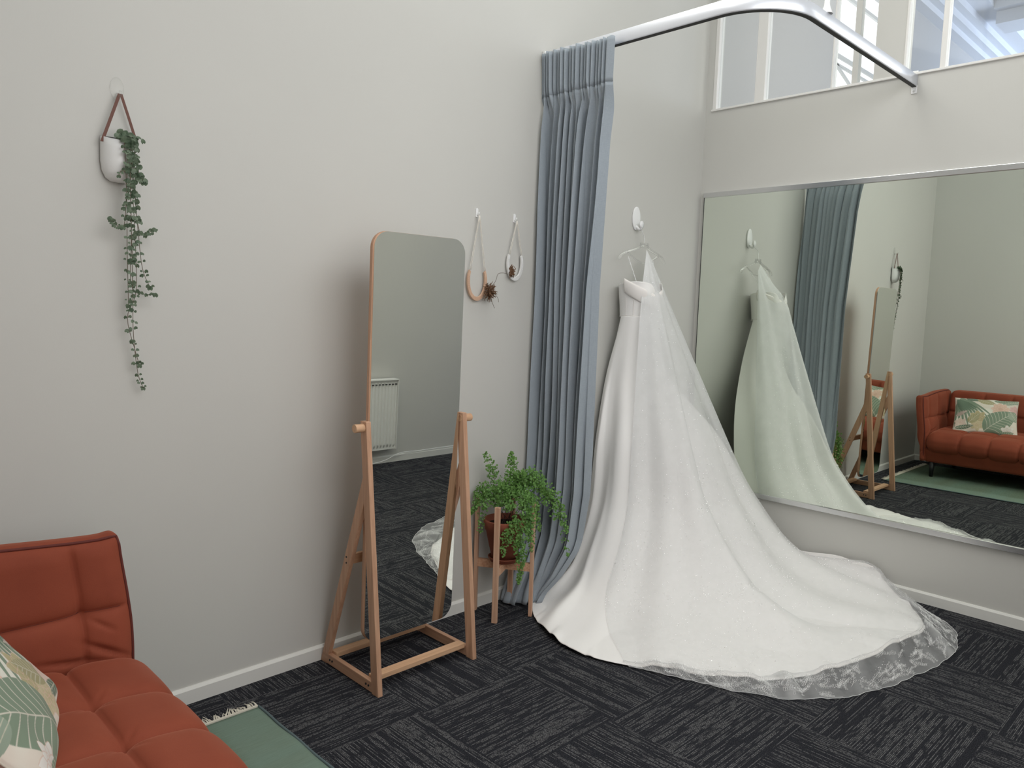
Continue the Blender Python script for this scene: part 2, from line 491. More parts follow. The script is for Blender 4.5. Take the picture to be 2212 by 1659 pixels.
for k, (y0, y1) in enumerate(((-.336, -.075), (-.803, -.40), (-1.036, -.812), (-1.366, -1.20), (-2.44, -1.392))): pane(y0, y1, 4+k)
# the tall neighbouring room seen through the clerestory
bm = bmesh.new()
box(bm, (.1, 0, 0), (1.84, .1, ZT)); box(bm, (2.95, 0, 0), (XE, .1, ZT)); box(bm, (1.84, 0, 0), (2.95, .1, 2.6)); box(bm, (1.84, 0, 4.3), (2.95, .1, ZT))
struct('wall_neighbour', bm, mat('neighbour_paint', (.50, .49, .48), .7))
w = struct('window_9', boxm((1.84, .07, 2.6), (2.95, .08, 4.3)), mat('bright_pane', (0, 0, 0)))
b_ = w.data.materials[0].node_tree.nodes['Principled BSDF']; b_.inputs['Emission Color'].default_value = (.96, .98, 1, 1); b_.inputs['Emission Strength'].default_value = 1.7
bm = bmesh.new()
bar(bm, (1.84, .03, 3.635), (2.95, .03, 3.64), .03, .02); bar(bm, (1.84, .03, 3.565), (2.95, .03, 3.57), .02, .02)
bar(bm, (1.84, .03, 3.60), (2.95, .03, 3.22), .02, .02); bar(bm, (1.84, .03, 4.12), (2.95, .03, 4.12), .03, .02)
obj('window_frame', bm, mat('muntin_paint', (.62, .62, .60), .6), w)
M_cor = mat('cornice_paint', (.72, .74, .78), .6)
bm = bmesh.new()
for d, z0, z1 in ((.10, 4.44, 4.50), (.17, 4.50, 4.57), (.24, 4.57, 4.64), (.40, 4.64, ZT)):
    box(bm, (.1, -d, z0), (XE, 0, z1))
box(bm, (4.6, YF, 4.50), (4.95, -.4, ZT)); box(bm, (4.5, YF, 4.62), (5.05, -.4, ZT))
struct('trim_2', bm, M_cor)
# skirting boards
def skirt(name, pts, outward):
    """60 mm board with a sloped top along the segment pts[0]..pts[1]; outward = direction into the room"""
    a, b = Vector(pts[0]), Vector(pts[1]); o = Vector(outward); bm = bmesh.new()
    prof = [(0, 0), (.014, 0), (.014, .052), (.006, .062), (0, .062)]
    prism(bm, [a+o*x+Vector((0, 0, z)) for x, z in prof], 0, (b-a).length, (b-a).normalized())
    struct(name, bm, M_trim)
skirt('baseboard_back', ((XL, 0, 0), (0, 0, 0)), (0, -1, 0))
skirt('baseboard_right', ((0, -2.5, 0), (0, 0, 0)), (-1, 0, 0))
skirt('baseboard_left', ((XL, YF, 0), (XL, 0, 0)), (1, 0, 0))
skirt('baseboard_front', ((XL, YF, 0), (XE, YF, 0)), (0, 1, 0))

# ================================================================== wall mirror
Y0, Y1, Z0, Z1 = -.04, -2.34, .381, 2.277
t = thing('wall_mirror', 'large wall mirror with aluminium strips along its top and bottom edges', 'mirror', (0, -1.2, Z0))
obj('mirror_glass', boxm((-.020, Y1, Z0+.022), (-.004, Y0, Z1-.022)), M_mirror_wall, t)
obj('backing', boxm((-.004, Y1, Z0+.01), (-.0005, Y0, Z1-.01)), M_dark, t)
bm = bmesh.new(); box(bm, (-.0215, Y0, Z0+.02), (-.004, Y0+.0035, Z1-.022)); obj('glass_edge', bm, M_dark, t)
for z0, z1 in ((Z0, Z0+.030), (Z1-.030, Z1)):
    obj('frame_strip', boxm((-.030, Y1, z0), (-.0005, Y0+.003, z1), .002), M_alu, t, label='brushed aluminium mirror channel')

# ================================================================== curtain rail
XR, YR, RR, ZR0, ZR1 = -1.50, -1.252, .27, 2.722, 2.786
path = [(XR, y) for y in np.linspace(-.001, YR+RR, 12)]
path += [(XR+RR-RR*math.cos(a), YR+RR-RR*math.sin(a)) for a in np.linspace(0, PI/2, 16)[1:]]
path += [(x, YR) for x in np.linspace(XR+RR, -.003, 14)[1:]]
def sweep(path, prof):
    bm = bmesh.new(); rings = []; n = len(path)
    for i, (x, y) in enumerate(path):
        a = Vector(path[max(i-1, 0)]); b = Vector(path[min(i+1, n-1)]); d = (b-a).normalized(); s = Vector((d.y, -d.x))
        rings.append([bm.verts.new((x+s.x*o, y+s.y*o, z)) for o, z in prof])
    m = len(prof)
    for i in range(n-1):
        for k in range(m): bm.faces.new([rings[i][k], rings[i][(k+1) % m], rings[i+1][(k+1) % m], rings[i+1][k]])
    bm.faces.new(rings[0]); bm.faces.new(list(reversed(rings[-1])))
    bmesh.ops.recalc_face_normals(bm, faces=bm.faces); return bm
t = thing('curtain_rail', 'curved aluminium curtain rail running out from the wall and round to the mirror wall', 'curtain rail', (XR, 0, ZR0))
obj('track', sweep(path, [(-.012, ZR0+.006), (.012, ZR0+.006), (.014, ZR0+.012), (.014, ZR1-.003), (.010, ZR1), (-.010, ZR1), (-.014, ZR1-.003), (-.014, ZR0+.012)]), M_railm, t, True)
bpy.context.view_layer.update()
obj('track_slot', sweep(path, [(-.010, ZR0+.003), (.010, ZR0+.003), (.012, ZR0+.007), (-.012, ZR0+.007)]), M_dark, t)
bm = bmesh.new(); lathe(bm, [(.026, 0), (.022, .006), (.012, .035), (.010, .09), (.010, ZT-ZR1)], (-1.10, YR, ZR1-.001), 20)
obj('drop_rod', bm, M_white, t, True, 'white rod up to the ceiling')
bm = boxm((-.006, YR-.014, ZR0-.03), (-.0005, YR+.014, ZR1+.022), .002)
br = obj('bracket', bm, M_white, t)
for z in (ZR0-.018, ZR1+.010):
    bm = bmesh.new(); cyl(bm, (-.009, YR, z), (-.005, YR, z), .005, 12); obj('screw', bm, M_steel, br)
bm = bmesh.new(); box(bm, (XR-.030, -.02, ZR1-.016), (XR-.012, -.001, ZR1+.002)); obj('bracket', bevel(bm, .004), M_white, t)

# ================================================================== curtain
NS, NV = 620, 150
s = np.linspace(0, 1, NS)[:, None]; v = np.linspace(0, 1, NV)[None, :]   # v = 0 top, 1 bottom
ztop = 2.762; z = ztop*(1-v) + .012*v + 0*s
# depth of the bundle along the rail, from the wall outwards
zz = z
yend = np.interp(zz, [0, .06, .16, .3, .6, 1.0, 1.6, 2.3, 2.6, 2.76], [-.20, -.22, -.29, -.355, -.395, -.395, -.395, -.43, -.465, -.475])
ybeg = np.interp(zz, [0, .5, 2.8], [-.02, -.014, -.013])
xc = np.interp(zz, [0, .12, .35, .8, 1.5, 2.5, 2.76], [-1.60, -1.56, -1.50, -1.49, -1.49, -1.505, -1.52])
head = sstep(2.42, 2.60, zz)                                              # pinch-pleat heading
wob = .035*np.sin(3.1*zz+5*s) + .02*np.sin(5.3*zz+11*s+1.3)
ph = 2*PI*(11.0*s + .35*np.sin(2*PI*s*1.6+.8*zz) + wob*2.2)
def fold(p): return np.sin(p) + .22*np.sin(2*p+.6) - .08*np.sin(3*p)
amp = np.interp(zz, [0, .12, .3, .6, 1.2, 2.0, 2.4, 2.52, 2.6], [.012, .03, .052, .052, .046, .036, .026, .018, .014])
amp = amp*(.75+.35*np.sin(2*PI*s*3.3+1.0)+.15*np.sin(2*PI*s*7.1))
x = xc + amp*fold(ph)*(1-head) + head*(-.022 + .0125*np.sin(2*PI*19*s+.6*np.sin(9*s)) + .007*np.sin(2*PI*5.5*s))
yy = ybeg + (yend-ybeg)*s + .016*np.cos(ph)*(1-head)*np.interp(zz, [0, .3, 2.6], [1.8, 1, .6])
# the pinch knots just below the heading
pin = np.exp(-((zz-2.545)/.028)**2); x = x - pin*.010*np.sin(2*PI*9.5*s+.5); yy = yy + pin*.006*np.sin(2*PI*9.5*s+2)
# last flat panel at the open end
fl = sstep(.90, .94, s); x = x*(1-fl) + fl*(xc-.040-.012*head+.10*(s-.9)*5.0*(.55+.45*(1-head)))
yy = yy*(1-fl) + fl*(ybeg+(yend-ybeg)*(.90+(s-.9)*1.0))
# bottom: cloth longer than the drop spreads over the floor towards the plant stand
low = sstep(.42, 0, zz)
x = x - low*(.115*np.exp(-((s-.15)/.3)**2)+.02) - low*.012*np.sin(2*PI*2.3*s+1)
yy = yy - low*.07*np.exp(-((s-.30)/.25)**2)
x = x + sstep(.9, 0, zz)*.02*np.sin(2*PI*2.2*s+2)
z = z + sstep(2.6, 2.76, zz)*(-.004*np.sin(2*PI*9*s) + .008*(1-s) - .010*s)
zmin = .006
z = np.maximum(z, zmin)
yy = np.minimum(yy, -.012)
S = np.stack([x, yy, z], -1)
t = thing('curtain', 'long blue-grey linen curtain gathered against the wall, pooling on the carpet', 'curtain', (-1.5, -.2, 0))
k = np.searchsorted(v[0], (ztop-2.56)/ztop)
grid_obj('curtain_panel', S[:, k:], M_curtain, t, thick=.0015)
grid_obj('pleated_heading', S[:, :k+1], M_curtain, t, thick=.003)

# ================================================================== cheval mirror
t = thing('cheval_mirror', 'tall standing tilting mirror with rounded corners in a bamboo A-frame', 'mirror', (-2.51, -.24, 0))
XA, XB, TH = -2.752, -2.268, .022
piv = Vector((0, -.31, 1.03)); tilt = R(1.25)
def pt(x, zrel, d):   # point on the tilted panel: zrel along it, d in front of the pivot plane
    n = Vector((0, -math.cos(tilt), -math.sin(tilt))); u = Vector((0, -math.sin(tilt), math.cos(tilt)))
    return Vector((x, 0, 0)) + piv + u*zrel + n*d
def rrect(x0, x1, z0, z1, r, n=8):
    P = []
    for cx_, cz_, a0 in ((x1-r, z1-r, 0), (x0+r, z1-r, 90), (x0+r, z0+r, 180), (x1-r, z0+r, 270)):
        for k in range(n+1):
            a = R(a0+90*k/n); P.append((cx_+r*math.cos(a), cz_+r*math.sin(a)))
    return P
x0, x1, zb, zt = -2.738, -2.284, .155-1.03, 1.778-1.03
nrm = (0, -math.cos(tilt), -math.sin(tilt))
bm = bmesh.new(); prism(bm, [pt(a, b, -.020) for a, b in rrect(x0, x1, zb, zt, .065)], 0, .017, nrm)
obj('backing_panel', bevel(bm, .002), M_bamboo_z, t)
bm = bmesh.new(); prism(bm, [pt(a, b, -.003) for a, b in rrect(x0+.0045, x1-.001, zb+.001, zt-.001, .062, 14)], 0, .0045, nrm)
obj('mirror_glass', bm, M_mirror_cheval, t)
for X in (XA, XB):
    bm = bmesh.new()
    xs0, xs1 = X-TH/2, X+TH/2
    prism(bm, [(xs0, -.330, 1.055), (xs0, -.290, 1.055), (xs0, -.392, 0), (xs0, -.436, 0)], 0, TH, (1, 0, 0))
    obj('front_leg', bevel(bm, .0025), M_bamboo_z, t)
    bm = bmesh.new()
    prism(bm, [(xs0, -.328, .845), (xs0, -.312, .845), (xs0, -.012, 0), (xs0, -.055, 0), (xs0, -.330, .765)], 0.0015, TH-.0015, (1, 0, 0))
    obj('rear_leg', bevel(bm, .0025), M_bamboo_z, t)
    sd = -1 if X == XA else 1
    bm = bmesh.new(); prism(bm, [(xs0, -.41, .004), (xs0, -.41, .046), (xs0, -.03, .046), (xs0, -.03, .004)], .001, TH-.001, (1, 0, 0))
    sr = obj('side_rail', bevel(bm, .002), M_bamboo_y, t)
    for yy_ in (-.370, -.352, -.105, -.087):
        bm = bmesh.new(); cyl(bm, (X+sd*TH*.45, yy_, .026), (X+sd*(TH/2+.0015), yy_, .026), .0045, 10)
        obj('screw', bm, M_black_wood, sr)
    for zz_ in (.472, .496):
        bm = bmesh.new(); cyl(bm, (X+sd*TH*.40, -.203, zz_), (X+sd*(TH/2+.0008), -.203, zz_), .0035, 10)
        obj('screw', bm, M_black_wood, sr)
    bm = bmesh.new(); cyl(bm, (X-sd*.012, -.31, 1.03), (X+sd*.050, -.31, 1.03), .0165, 28)
    obj('knob', bevel(bm, .002), M_bamboo_x, t)
for yb_, zb_, dy, dz in ((-.36, .047, .042, .020), (-.085, .047, .042, .020), (-.205, .485, .018, .040)):
    bm = bmesh.new(); box(bm, (XA+TH/2-.001, yb_-dy/2, zb_-dz/2), (XB-TH/2+.001, yb_+dy/2, zb_+dz/2))
    obj('cross_bar', bevel(bm, .002), M_bamboo_x, t)
# ================================================================== wedding dress
GC = np.array([  # hem, bend, z.4, z.8, hip, waist for each column from the wall round the front to the mirror side
[(-1.22,-.03,.012),(-1.13,-.035,.06),(-1.02,-.035,.4),(-.98,-.035,.8),(-.92,-.035,1.15),(-.845,-.03,1.48)],
[(-1.50,-.08,.012),(-1.22,-.08,.10),(-1.075,-.08,.4),(-1.03,-.07,.8),(-.955,-.05,1.15),(-.885,-.04,1.48)],
[(-1.70,-.23,.012),(-1.33,-.18,.11),(-1.12,-.15,.4),(-1.045,-.12,.8),(-.96,-.09,1.15),(-.90,-.075,1.48)],
[(-1.83,-.42,.012),(-1.43,-.32,.08),(-1.15,-.25,.4),(-1.045,-.20,.8),(-.95,-.14,1.15),(-.905,-.11,1.48)],
[(-1.90,-.62,.012),(-1.48,-.47,.07),(-1.14,-.35,.4),(-1.02,-.27,.8),(-.92,-.19,1.15),(-.895,-.145,1.48)],
[(-1.868,-.81,.012),(-1.44,-.60,.07),(-1.10,-.44,.4),(-.97,-.33,.8),(-.88,-.225,1.15),(-.875,-.18,1.48)],
[(-1.766,-1.024,.012),(-1.34,-.74,.07),(-1.03,-.52,.4),(-.91,-.385,.8),(-.845,-.25,1.15),(-.85,-.205,1.48)],
[(-1.643,-1.235,.012),(-1.22,-.86,.07),(-.94,-.585,.4),(-.84,-.43,.8),(-.80,-.27,1.15),(-.815,-.22,1.48)],
[(-1.446,-1.406,.012),(-1.07,-.95,.07),(-.84,-.635,.4),(-.77,-.46,.8),(-.76,-.28,1.15),(-.78,-.225,1.48)],
[(-1.117,-1.548,.014),(-.87,-1.0,.07),(-.72,-.67,.4),(-.69,-.48,.8),(-.72,-.28,1.15),(-.75,-.22,1.48)],
[(-.747,-1.627,.02),(-.64,-1.03,.08),(-.58,-.69,.4),(-.60,-.485,.8),(-.68,-.27,1.15),(-.72,-.205,1.48)],
[(-.417,-1.643,.03),(-.42,-1.02,.10),(-.44,-.69,.4),(-.51,-.47,.8),(-.64,-.25,1.15),(-.70,-.18,1.48)],
[(-.198,-1.509,.02),(-.24,-.96,.11),(-.31,-.66,.4),(-.42,-.44,.8),(-.60,-.22,1.15),(-.685,-.15,1.48)],
[(-.05,-1.40,.02),(-.10,-.86,.12),(-.19,-.60,.4),(-.34,-.39,.8),(-.57,-.18,1.15),(-.68,-.115,1.48)],
[(-.035,-1.20,.145),(-.05,-.66,.125),(-.10,-.50,.4),(-.28,-.32,.8),(-.55,-.13,1.15),(-.68,-.07,1.48)],
[(-.035,-.9,.10),(-.06,-.5,.16),(-.10,-.35,.4),(-.28,-.2,.8),(-.55,-.08,1.15),(-.70,-.04,1.48)]])
_a = np.radians(np.linspace(158, 385, 16))
GC[:, 5, 0] = -.785+.1245*np.cos(_a); GC[:, 5, 1] = np.minimum(-.125+.0985*np.sin(_a), -.014)
GC[13, 0] = (-.05, -1.33, .05); GC[14, 0] = (-.035, -1.21, .165); GC[15, 0] = (-.035, -.85, .11)
def ridge(x, c, wl, wr):       # soft on the left, steep on the right
    d = x-c; return np.where(d < 0, np.exp(-(d/wl)**2), np.exp(-(d/wr)**2))
def gown_disp(U, V):
    """height of the folds above the smooth skirt; V = 0 hem .. 5 waist"""
    lo = sstep(4.9, 2.2, V)
    d = .016*lo*np.sin(2.05*U+.5+.25*np.sin(V*1.3)) + .007*lo*np.sin(4.3*U+1.2-.3*V)
    d = d + .095*ridge(U, 8.65-.62*(V-1.1), 1.2, .40)*sstep(3.9, 1.9, V)*sstep(.25, 1.0, V)
    d = d + .030*ridge(U, 2.9-.20*(V-1), .45, .25)*sstep(3.4, 1.2, V)*sstep(-.1, .6, V)
    d = d + .026*ridge(U, 1.6, .35, .22)*sstep(4.6, 2.5, V)*sstep(.1, 1, V)
    d = d - .045*np.exp(-((U-9.55+.45*(V-1.1))/.5)**2)*sstep(3.0, 1.4, V)*sstep(.3, .9, V)
    d = d - .030*np.exp(-((U-8.95-1.95*(1.02-V))/.22)**2)*sstep(1.15, .95, V)*sstep(-.02, .15, V) + .016*np.exp(-((U-9.6-1.95*(1.02-V))/.45)**2)*sstep(1.3, .9, V)*sstep(.0, .3, V)
    d = d + .030*ridge(U, 12.1-.35*(1-V), .7, .35)*sstep(2.0, .8, V)*sstep(-.1, .5, V)
    return d
def gown(us, vs, off=0, z0=.010):
    S = net(GC, us, vs); n = normals(net(GC, us, vs))
    c = np.array([-.6, 0, .3]); 
    sgn = np.sign(np.sum(n*(S-c), axis=2, keepdims=True)); n = n*sgn
    U, V = np.meshgrid(us, vs, indexing='ij')
    # near the floor the folds rise upwards
    up = np.zeros_like(n); up[..., 2] = 1
    w = sstep(1.7, .7, V)[..., None]
    n = n*(1-w)+up*w; n /= np.linalg.norm(n, axis=2, keepdims=True)
    hemw = .010*np.sin(5.2*U+1)*sstep(.5, 0, V)+.006*np.sin(11*U)*sstep(.4, 0, V)
    S = S + n*(gown_disp(U, V)+off)[..., None]
    S[..., 2] += np.maximum(hemw, 0)
    S[..., 2] = np.maximum(S[..., 2], z0)
    S[..., 0] = np.minimum(S[..., 0], -.034); S[..., 1] = np.minimum(S[..., 1], -.012)
    return S
t = thing('wedding_dress', 'ivory satin wedding gown hanging on the wall, its train spread over the dark carpet', 'dress', (-.8, -.15, 0))
us = np.linspace(0, 15, 330); vs = np.linspace(0, 5, 200)
grid_obj('skirt', gown(us, vs), M_satin, t, thick=.002)
# hem turned in a narrow band
hb = gown(us, np.linspace(0, .035, 4), .0025)
grid_obj('hem_band', hb, M_satin2, t)
# bodice
nu, nv = 72, 36
A = np.linspace(0, 2*PI, nu, endpoint=False)[:, None]; Vv = np.linspace(0, 1, nv)[None, :]
cx_, cy_ = -.785, -.125
rx = .122-.004*np.sin(PI*Vv*.9)+.010*Vv; ry = .096+.018*Vv
front = .5-.5*np.sin(A)              # 1 towards the room (-y)
topz = 1.655+.03*np.abs(np.cos(A))*front - .09*np.exp(-((np.cos(A)-.15)/.28)**2)*front
zb_ = 1.475+(topz-1.475)*Vv
cups = .022*np.exp(-((zb_-1.60)/.05)**2)*(np.exp(-((np.cos(A)+.5)/.3)**2)+np.exp(-((np.cos(A)-.6)/.3)**2))*front
Bs = np.stack([cx_+(rx+cups)*np.cos(A), np.minimum(cy_+(ry+cups)*np.sin(A), -.014), zb_+0*A], -1)
grid_obj('bodice', Bs, M_satin, t, wrap_u=True, thick=.002)
for a in (R(180), R(205), R(232), R(262), R(292), R(320)):      # boning seams
    P = [Vector((cx_+(.1235-.004*math.sin(PI*q*.9)+.010*q)*math.cos(a), cy_+(.0975+.018*q)*math.sin(a), 1.478+.11*q)) for q in np.linspace(0, 1, 10)]
    bm = bmesh.new(); tube(bm, P, .0012, 5); obj('boning_seam', bm, M_satin2, t, True)
wb = [Vector((cx_+.1235*math.cos(a), min(cy_+.0975*math.sin(a), -.014), 1.478+.006*math.cos(2*a))) for a in np.linspace(0, 2*PI, 60)]
bm = bmesh.new(); tube(bm, wb, .0022, 6, False); obj('waist_seam', bm, M_satin2, t, True)
# folded off-shoulder cuffs crossing in a V
def cuff(a0, a1, z0a, z1a, z0b, z1b, out):
    q = np.linspace(0, 1, 30)[:, None]; w = np.linspace(0, 1, 12)[None, :]
    a = a0+(a1-a0)*q
    zt_ = z1a+(z1b-z1a)*q; zl = z0a+(z0b-z0a)*q
    zz_ = zl+(zt_-zl)*w
    puff = out+.008*np.sin(PI*w)**.5+.010*w
    return np.stack([cx_+(.128+puff)*np.cos(a)+0*w, np.minimum(cy_+(.105+puff)*np.sin(a)+0*w, -.012), zz_], -1)
grid_obj('folded_cuff', cuff(R(178), R(266), 1.612, 1.690, 1.512, 1.600, .006), M_satin2, t, thick=.003)
grid_obj('folded_cuff', cuff(R(366), R(258), 1.612, 1.685, 1.52, 1.60, .001), M_satin2, t, thick=.003)
for (p0, p1) in (((-.868, -.165, 1.66), (-.842, -.075, 1.815)), ((-.700, -.165, 1.66), (-.60, -.075, 1.805))):
    bm = bmesh.new(); a, b = Vector(p0), Vector(p1)
    tube(bm, [a, b], .0010, 5)
    for k in range(30): sphere(bm, a.lerp(b, k/29), .0032 if k % 2 else .0022, 1)
    obj('beaded_strap', bm, M_sequin, t, True, 'beaded shoulder strap')
# covered buttons running down the train
Bp = gown(np.linspace(9.02, 8.85, 26), np.linspace(.93, .34, 26), .002)
for k in range(26):
    p = Bp[k, k]; bm = bmesh.new(); sphere(bm, Vector(p), .0045, 2)
    for vtx in bm.verts: vtx.co.z = p[2]+(vtx.co.z-p[2])*.6
    obj('covered_button', bm, M_satin2, t, True)

# ================================================================== bridal veil over the dress
apex = np.array([-.690, -.098, 1.868]); cx0_b, cy0_b = -.785, -.125
VC = []
VH = {5.3: (-1.84, -.90), 6: (-1.772, -1.06), 6.6: (-1.723, -1.20), 7.2: (-1.68, -1.32), 7.8: (-1.60, -1.47), 8.3: (-1.50, -1.575), 9: (-1.33, -1.68), 9.7: (-1.10, -1.75), 10.4: (-.85, -1.80), 11: (-.62, -1.825), 11.6: (-.46, -1.80), 12.2: (-.32, -1.755), 12.7: (-.23, -1.69), 13.1: (-.15, -1.57), 13.5: (-.06, -1.34), 14: (-.036, -1.215)}
hx = np.array(list(VH.keys())); hp = np.array(list(VH.values()))
us = np.linspace(0, 1, 300)
def left_edge(V): return 4.15 + 1.25*sstep(1.3, 0, V)
_ud = np.linspace(3.9, 14, 420)
VT = 2.45
def veil(t_, off=.012):
    vs = np.linspace(0.02, VT, 150)[::-1]
    D = gown(_ud, vs, off, .02)
    G = np.empty((len(t_), len(vs), 3)); UG = np.empty((len(t_), len(vs)))
    for j, v_ in enumerate(vs):
        le = left_edge(v_); uu = le+(14-le)*t_; UG[:, j] = uu
        for k in range(3): G[:, j, k] = np.interp(uu, _ud, D[:, j, k])
    top = G[:, 0]; nt = 90
    q = np.linspace(0, 1, nt)[None, :, None]
    ap = apex + np.stack([-.012+.040*t_, -.004*t_, -.002-.045*t_], -1)
    # straight from the hanger to the bust, then down to the skirt
    an = np.radians(222+118*t_); zb_ = 1.585-.02*t_
    bust = np.stack([cx0_b+.150*np.cos(an), cy0_b+.137*np.sin(an), zb_], -1)
    fz = ((ap[:, 2]-zb_)/(ap[:, 2]-top[:, 2]))[:, None]
    line = ap+(top-ap)*fz
    wq = sstep(.45, .95, t_)[:, None]
    bust = bust*(1-wq)+line*wq
    K4 = np.stack([ap, ap*.5+bust*.5, bust, bust*.62+top*.38, bust*.3+top*.7, top], 0)
    T = cr(K4, np.linspace(0, 5, nt)).transpose(1, 0, 2)
    # keep the cloth in front of the bodice and the skirt it falls over
    gu = np.linspace(0, 15, 200); gg = gown(gu, np.linspace(0, 5, 160)); zl = np.arange(.45, 1.70, .02); xg = np.linspace(-1.3, 0, 261)
    fronts = []
    for z0_ in zl:
        if z0_ > 1.475:
            k_ = .020 if z0_ > 1.53 else .010
            e_ = 1-((xg-cx0_b)/(.128+k_))**2
            fronts.append(np.where(e_ > 0, cy0_b-(.108+k_)*np.sqrt(np.maximum(e_, 0)), 1.))
        else:
            j_ = np.argmin(np.abs(gg[:, :, 2]-z0_), axis=1); px_, py_ = gg[np.arange(200), j_, 0], gg[np.arange(200), j_, 1]
            lo_ = (py_ < np.interp(px_, [px_.min(), px_.max()], [-.03, -.10]))
            o_ = np.argsort(px_[lo_]); fr_ = np.interp(xg, px_[lo_][o_], py_[lo_][o_], left=1., right=1.)
            fronts.append(fr_)
    fronts = np.array(fronts)
    def push():
        zi = np.clip((T[..., 2]-zl[0])/.02, 0, len(zl)-1.001); xi = np.clip((T[..., 0]-xg[0])/(xg[1]-xg[0]), 0, 259.99)
        z_i, x_i = zi.astype(int), xi.astype(int)
        f_ = np.minimum(fronts[z_i, x_i], fronts[z_i, x_i+1]); ok = (T[..., 2] < 1.585) & (f_ < .5)
        T[..., 1] = np.where(ok, np.minimum(T[..., 1], f_-.011), T[..., 1])
    for it in range(14):
        push()
        T[:, 1:-1] = (T[:, 1:-1]*2+T[:, :-2]+T[:, 2:])/4
        if it % 3 == 0: T[1:-1, 1:-1] = (T[1:-1, 1:-1]*2+T[:-2, 1:-1]+T[2:, 1:-1])/4
    push()
    for it in range(16):
        w_ = (sstep(1.40, 1.52, T[:, 1:-1, 2])*sstep(1.80, 1.70, T[:, 1:-1, 2]))[..., None]
        T[:, 1:-1] = T[:, 1:-1]*(1-w_*.5)+(T[:, :-2]+T[:, 2:])*w_*.25
    A_ = np.concatenate([T, G[:, 1:]], 1); j0_ = T.shape[1]-1
    for it in range(60):
        sl = slice(j0_-14, j0_+16); A_[:, sl] = (A_[:, j0_-15:j0_+15]+A_[:, j0_-13:j0_+17]+2*A_[:, sl])/4
    T, G = A_[:, :j0_+1], A_[:, j0_:]
    rip = np.sin(t_*29)[:, None]*.0025*np.sin(PI*q[0, :, 0])[None, :]
    T[..., 0] += rip*.7; T[..., 1] += rip
    ue = UG[:, -1]
    hem = np.stack([np.interp(ue, hx, hp[:, 0]), np.interp(ue, hx, hp[:, 1])], -1)
    nh = 46; q = np.linspace(0, 1, nh)[None, :]
    e = G[:, -1]
    H = np.empty((len(t_), nh, 3))
    H[..., :2] = e[:, None, :2]*(1-q[..., None]) + hem[:, None]*q[..., None]
    Ug = ue[:, None]
    crease = .010*np.maximum(0, np.sin(Ug*9+2*q)) + .006*np.maximum(0, np.sin(Ug*19+1.3-3*q))
    H[..., 2] = e[:, None, 2]*(1-q)**2 + .008 + crease*np.sin(PI*np.clip(q*.8+.1, 0, 1)) + .040*np.exp(-((Ug-8.05)/.12)**2)*np.sin(PI*(.15+.85*q)) + .036*np.exp(-((Ug-11.0)/.16)**2)*np.sin(PI*(.25+.75*q)) + .02*np.exp(-((Ug-13.0)/.12)**2)*np.sin(PI*(.2+.8*q))
    H[..., 0] += (-.003*np.sin(Ug*7.3)-.0015*np.sin(Ug*23))*q; H[..., 1] += (-.004*np.sin(Ug*7.3+.5)-.002*np.sin(Ug*21))*q
    return T, G, H, ue
T_, G_, H_, UE = veil(us)
VS = np.concatenate([T_, G_[:, 1:], H_[:, 1:]], axis=1)
VS[..., 0] = np.minimum(VS[..., 0], -.033)
gat = np.concatenate([np.full(T_.shape[1], 0), np.full(G_.shape[1]-1, 0), np.full(H_.shape[1]-1, 0)]).astype(float)
nT, nG, nH = T_.shape[1], G_.shape[1]-1, H_.shape[1]-1
gat[:nT] = np.linspace(.92, .52, nT); gat[nT:nT+nG] = np.linspace(.50, .42, nG); gat[nT+nG:] = .29
gather = np.repeat(gat[None, :], len(us), 0)
UU = UE[:, None]
gather += .10*np.maximum(0, np.sin(UU*9.0+1))*(np.arange(VS.shape[1])[None, :] > nT+nG) + .22*np.exp(-((UU-8.05)/.10)**2)*(np.arange(VS.shape[1])[None, :] > nT+nG-6)+ .22*np.exp(-((UU-11.0)/.14)**2)*(np.arange(VS.shape[1])[None, :] > nT+nG-6)
tv = thing('bridal_veil', 'sheer sparkling tulle veil draped over the satin gown with an embroidered hem', 'veil', (-.69, -.1, 0))
grid_obj('tulle', VS, M_tulle, tv, attrs={'gather': gather})
bm = bmesh.new(); tube(bm, [Vector(p) for p in VS[-1, ::3]], .0010, 5)
tube(bm, [Vector(p)+Vector((0, 0, .001)) for p in VS[:, -1]], .0010, 5)
obj('rolled_edge', bm, M_lace, tv, True)
# sequins scattered in loose clusters
Nn = normals(VS); nV = VS.shape[1]
V_, F_ = [], []
def sequin(i, j, r):
    i = int(np.clip(i, 0, len(us)-1)); j = int(np.clip(j, 0, nV-1))
    p = VS[i, j]; n = Nn[i, j]; n = n*np.sign(n@(np.array([-4.38, -2.75, 1.5])-p)+1e-9)
    p = p+n*.003; n = n+rng.normal(0, .33, 3); n /= np.linalg.norm(n)
    a = np.cross(n, [0.3, .2, .9]); a /= np.linalg.norm(a); b = np.cross(n, a)
    k0 = len(V_)
    for k in range(6): V_.append(p+r*(a*math.cos(k*PI/3)+b*math.sin(k*PI/3)))
    F_.append([k0+k for k in range(6)])
for c in range(240):
    ci = rng.uniform(0, len(us)); cj = nT*.15+rng.beta(1.7, 1.3)*(nT*.85+nG*.95)
    for k in range(rng.integers(3, 12)): sequin(ci+rng.normal(0, 5), cj+rng.normal(0, 3.2), rng.uniform(.0012, .0030))
for c in range(1300): sequin(rng.uniform(0, len(us)), nT*.1+rng.uniform()*(nV-nT*.1-8), rng.uniform(.0009, .0021))
tag(obj('sequin', np_mesh('sequin', V_, F_), M_sequin, tv), kind='stuff')
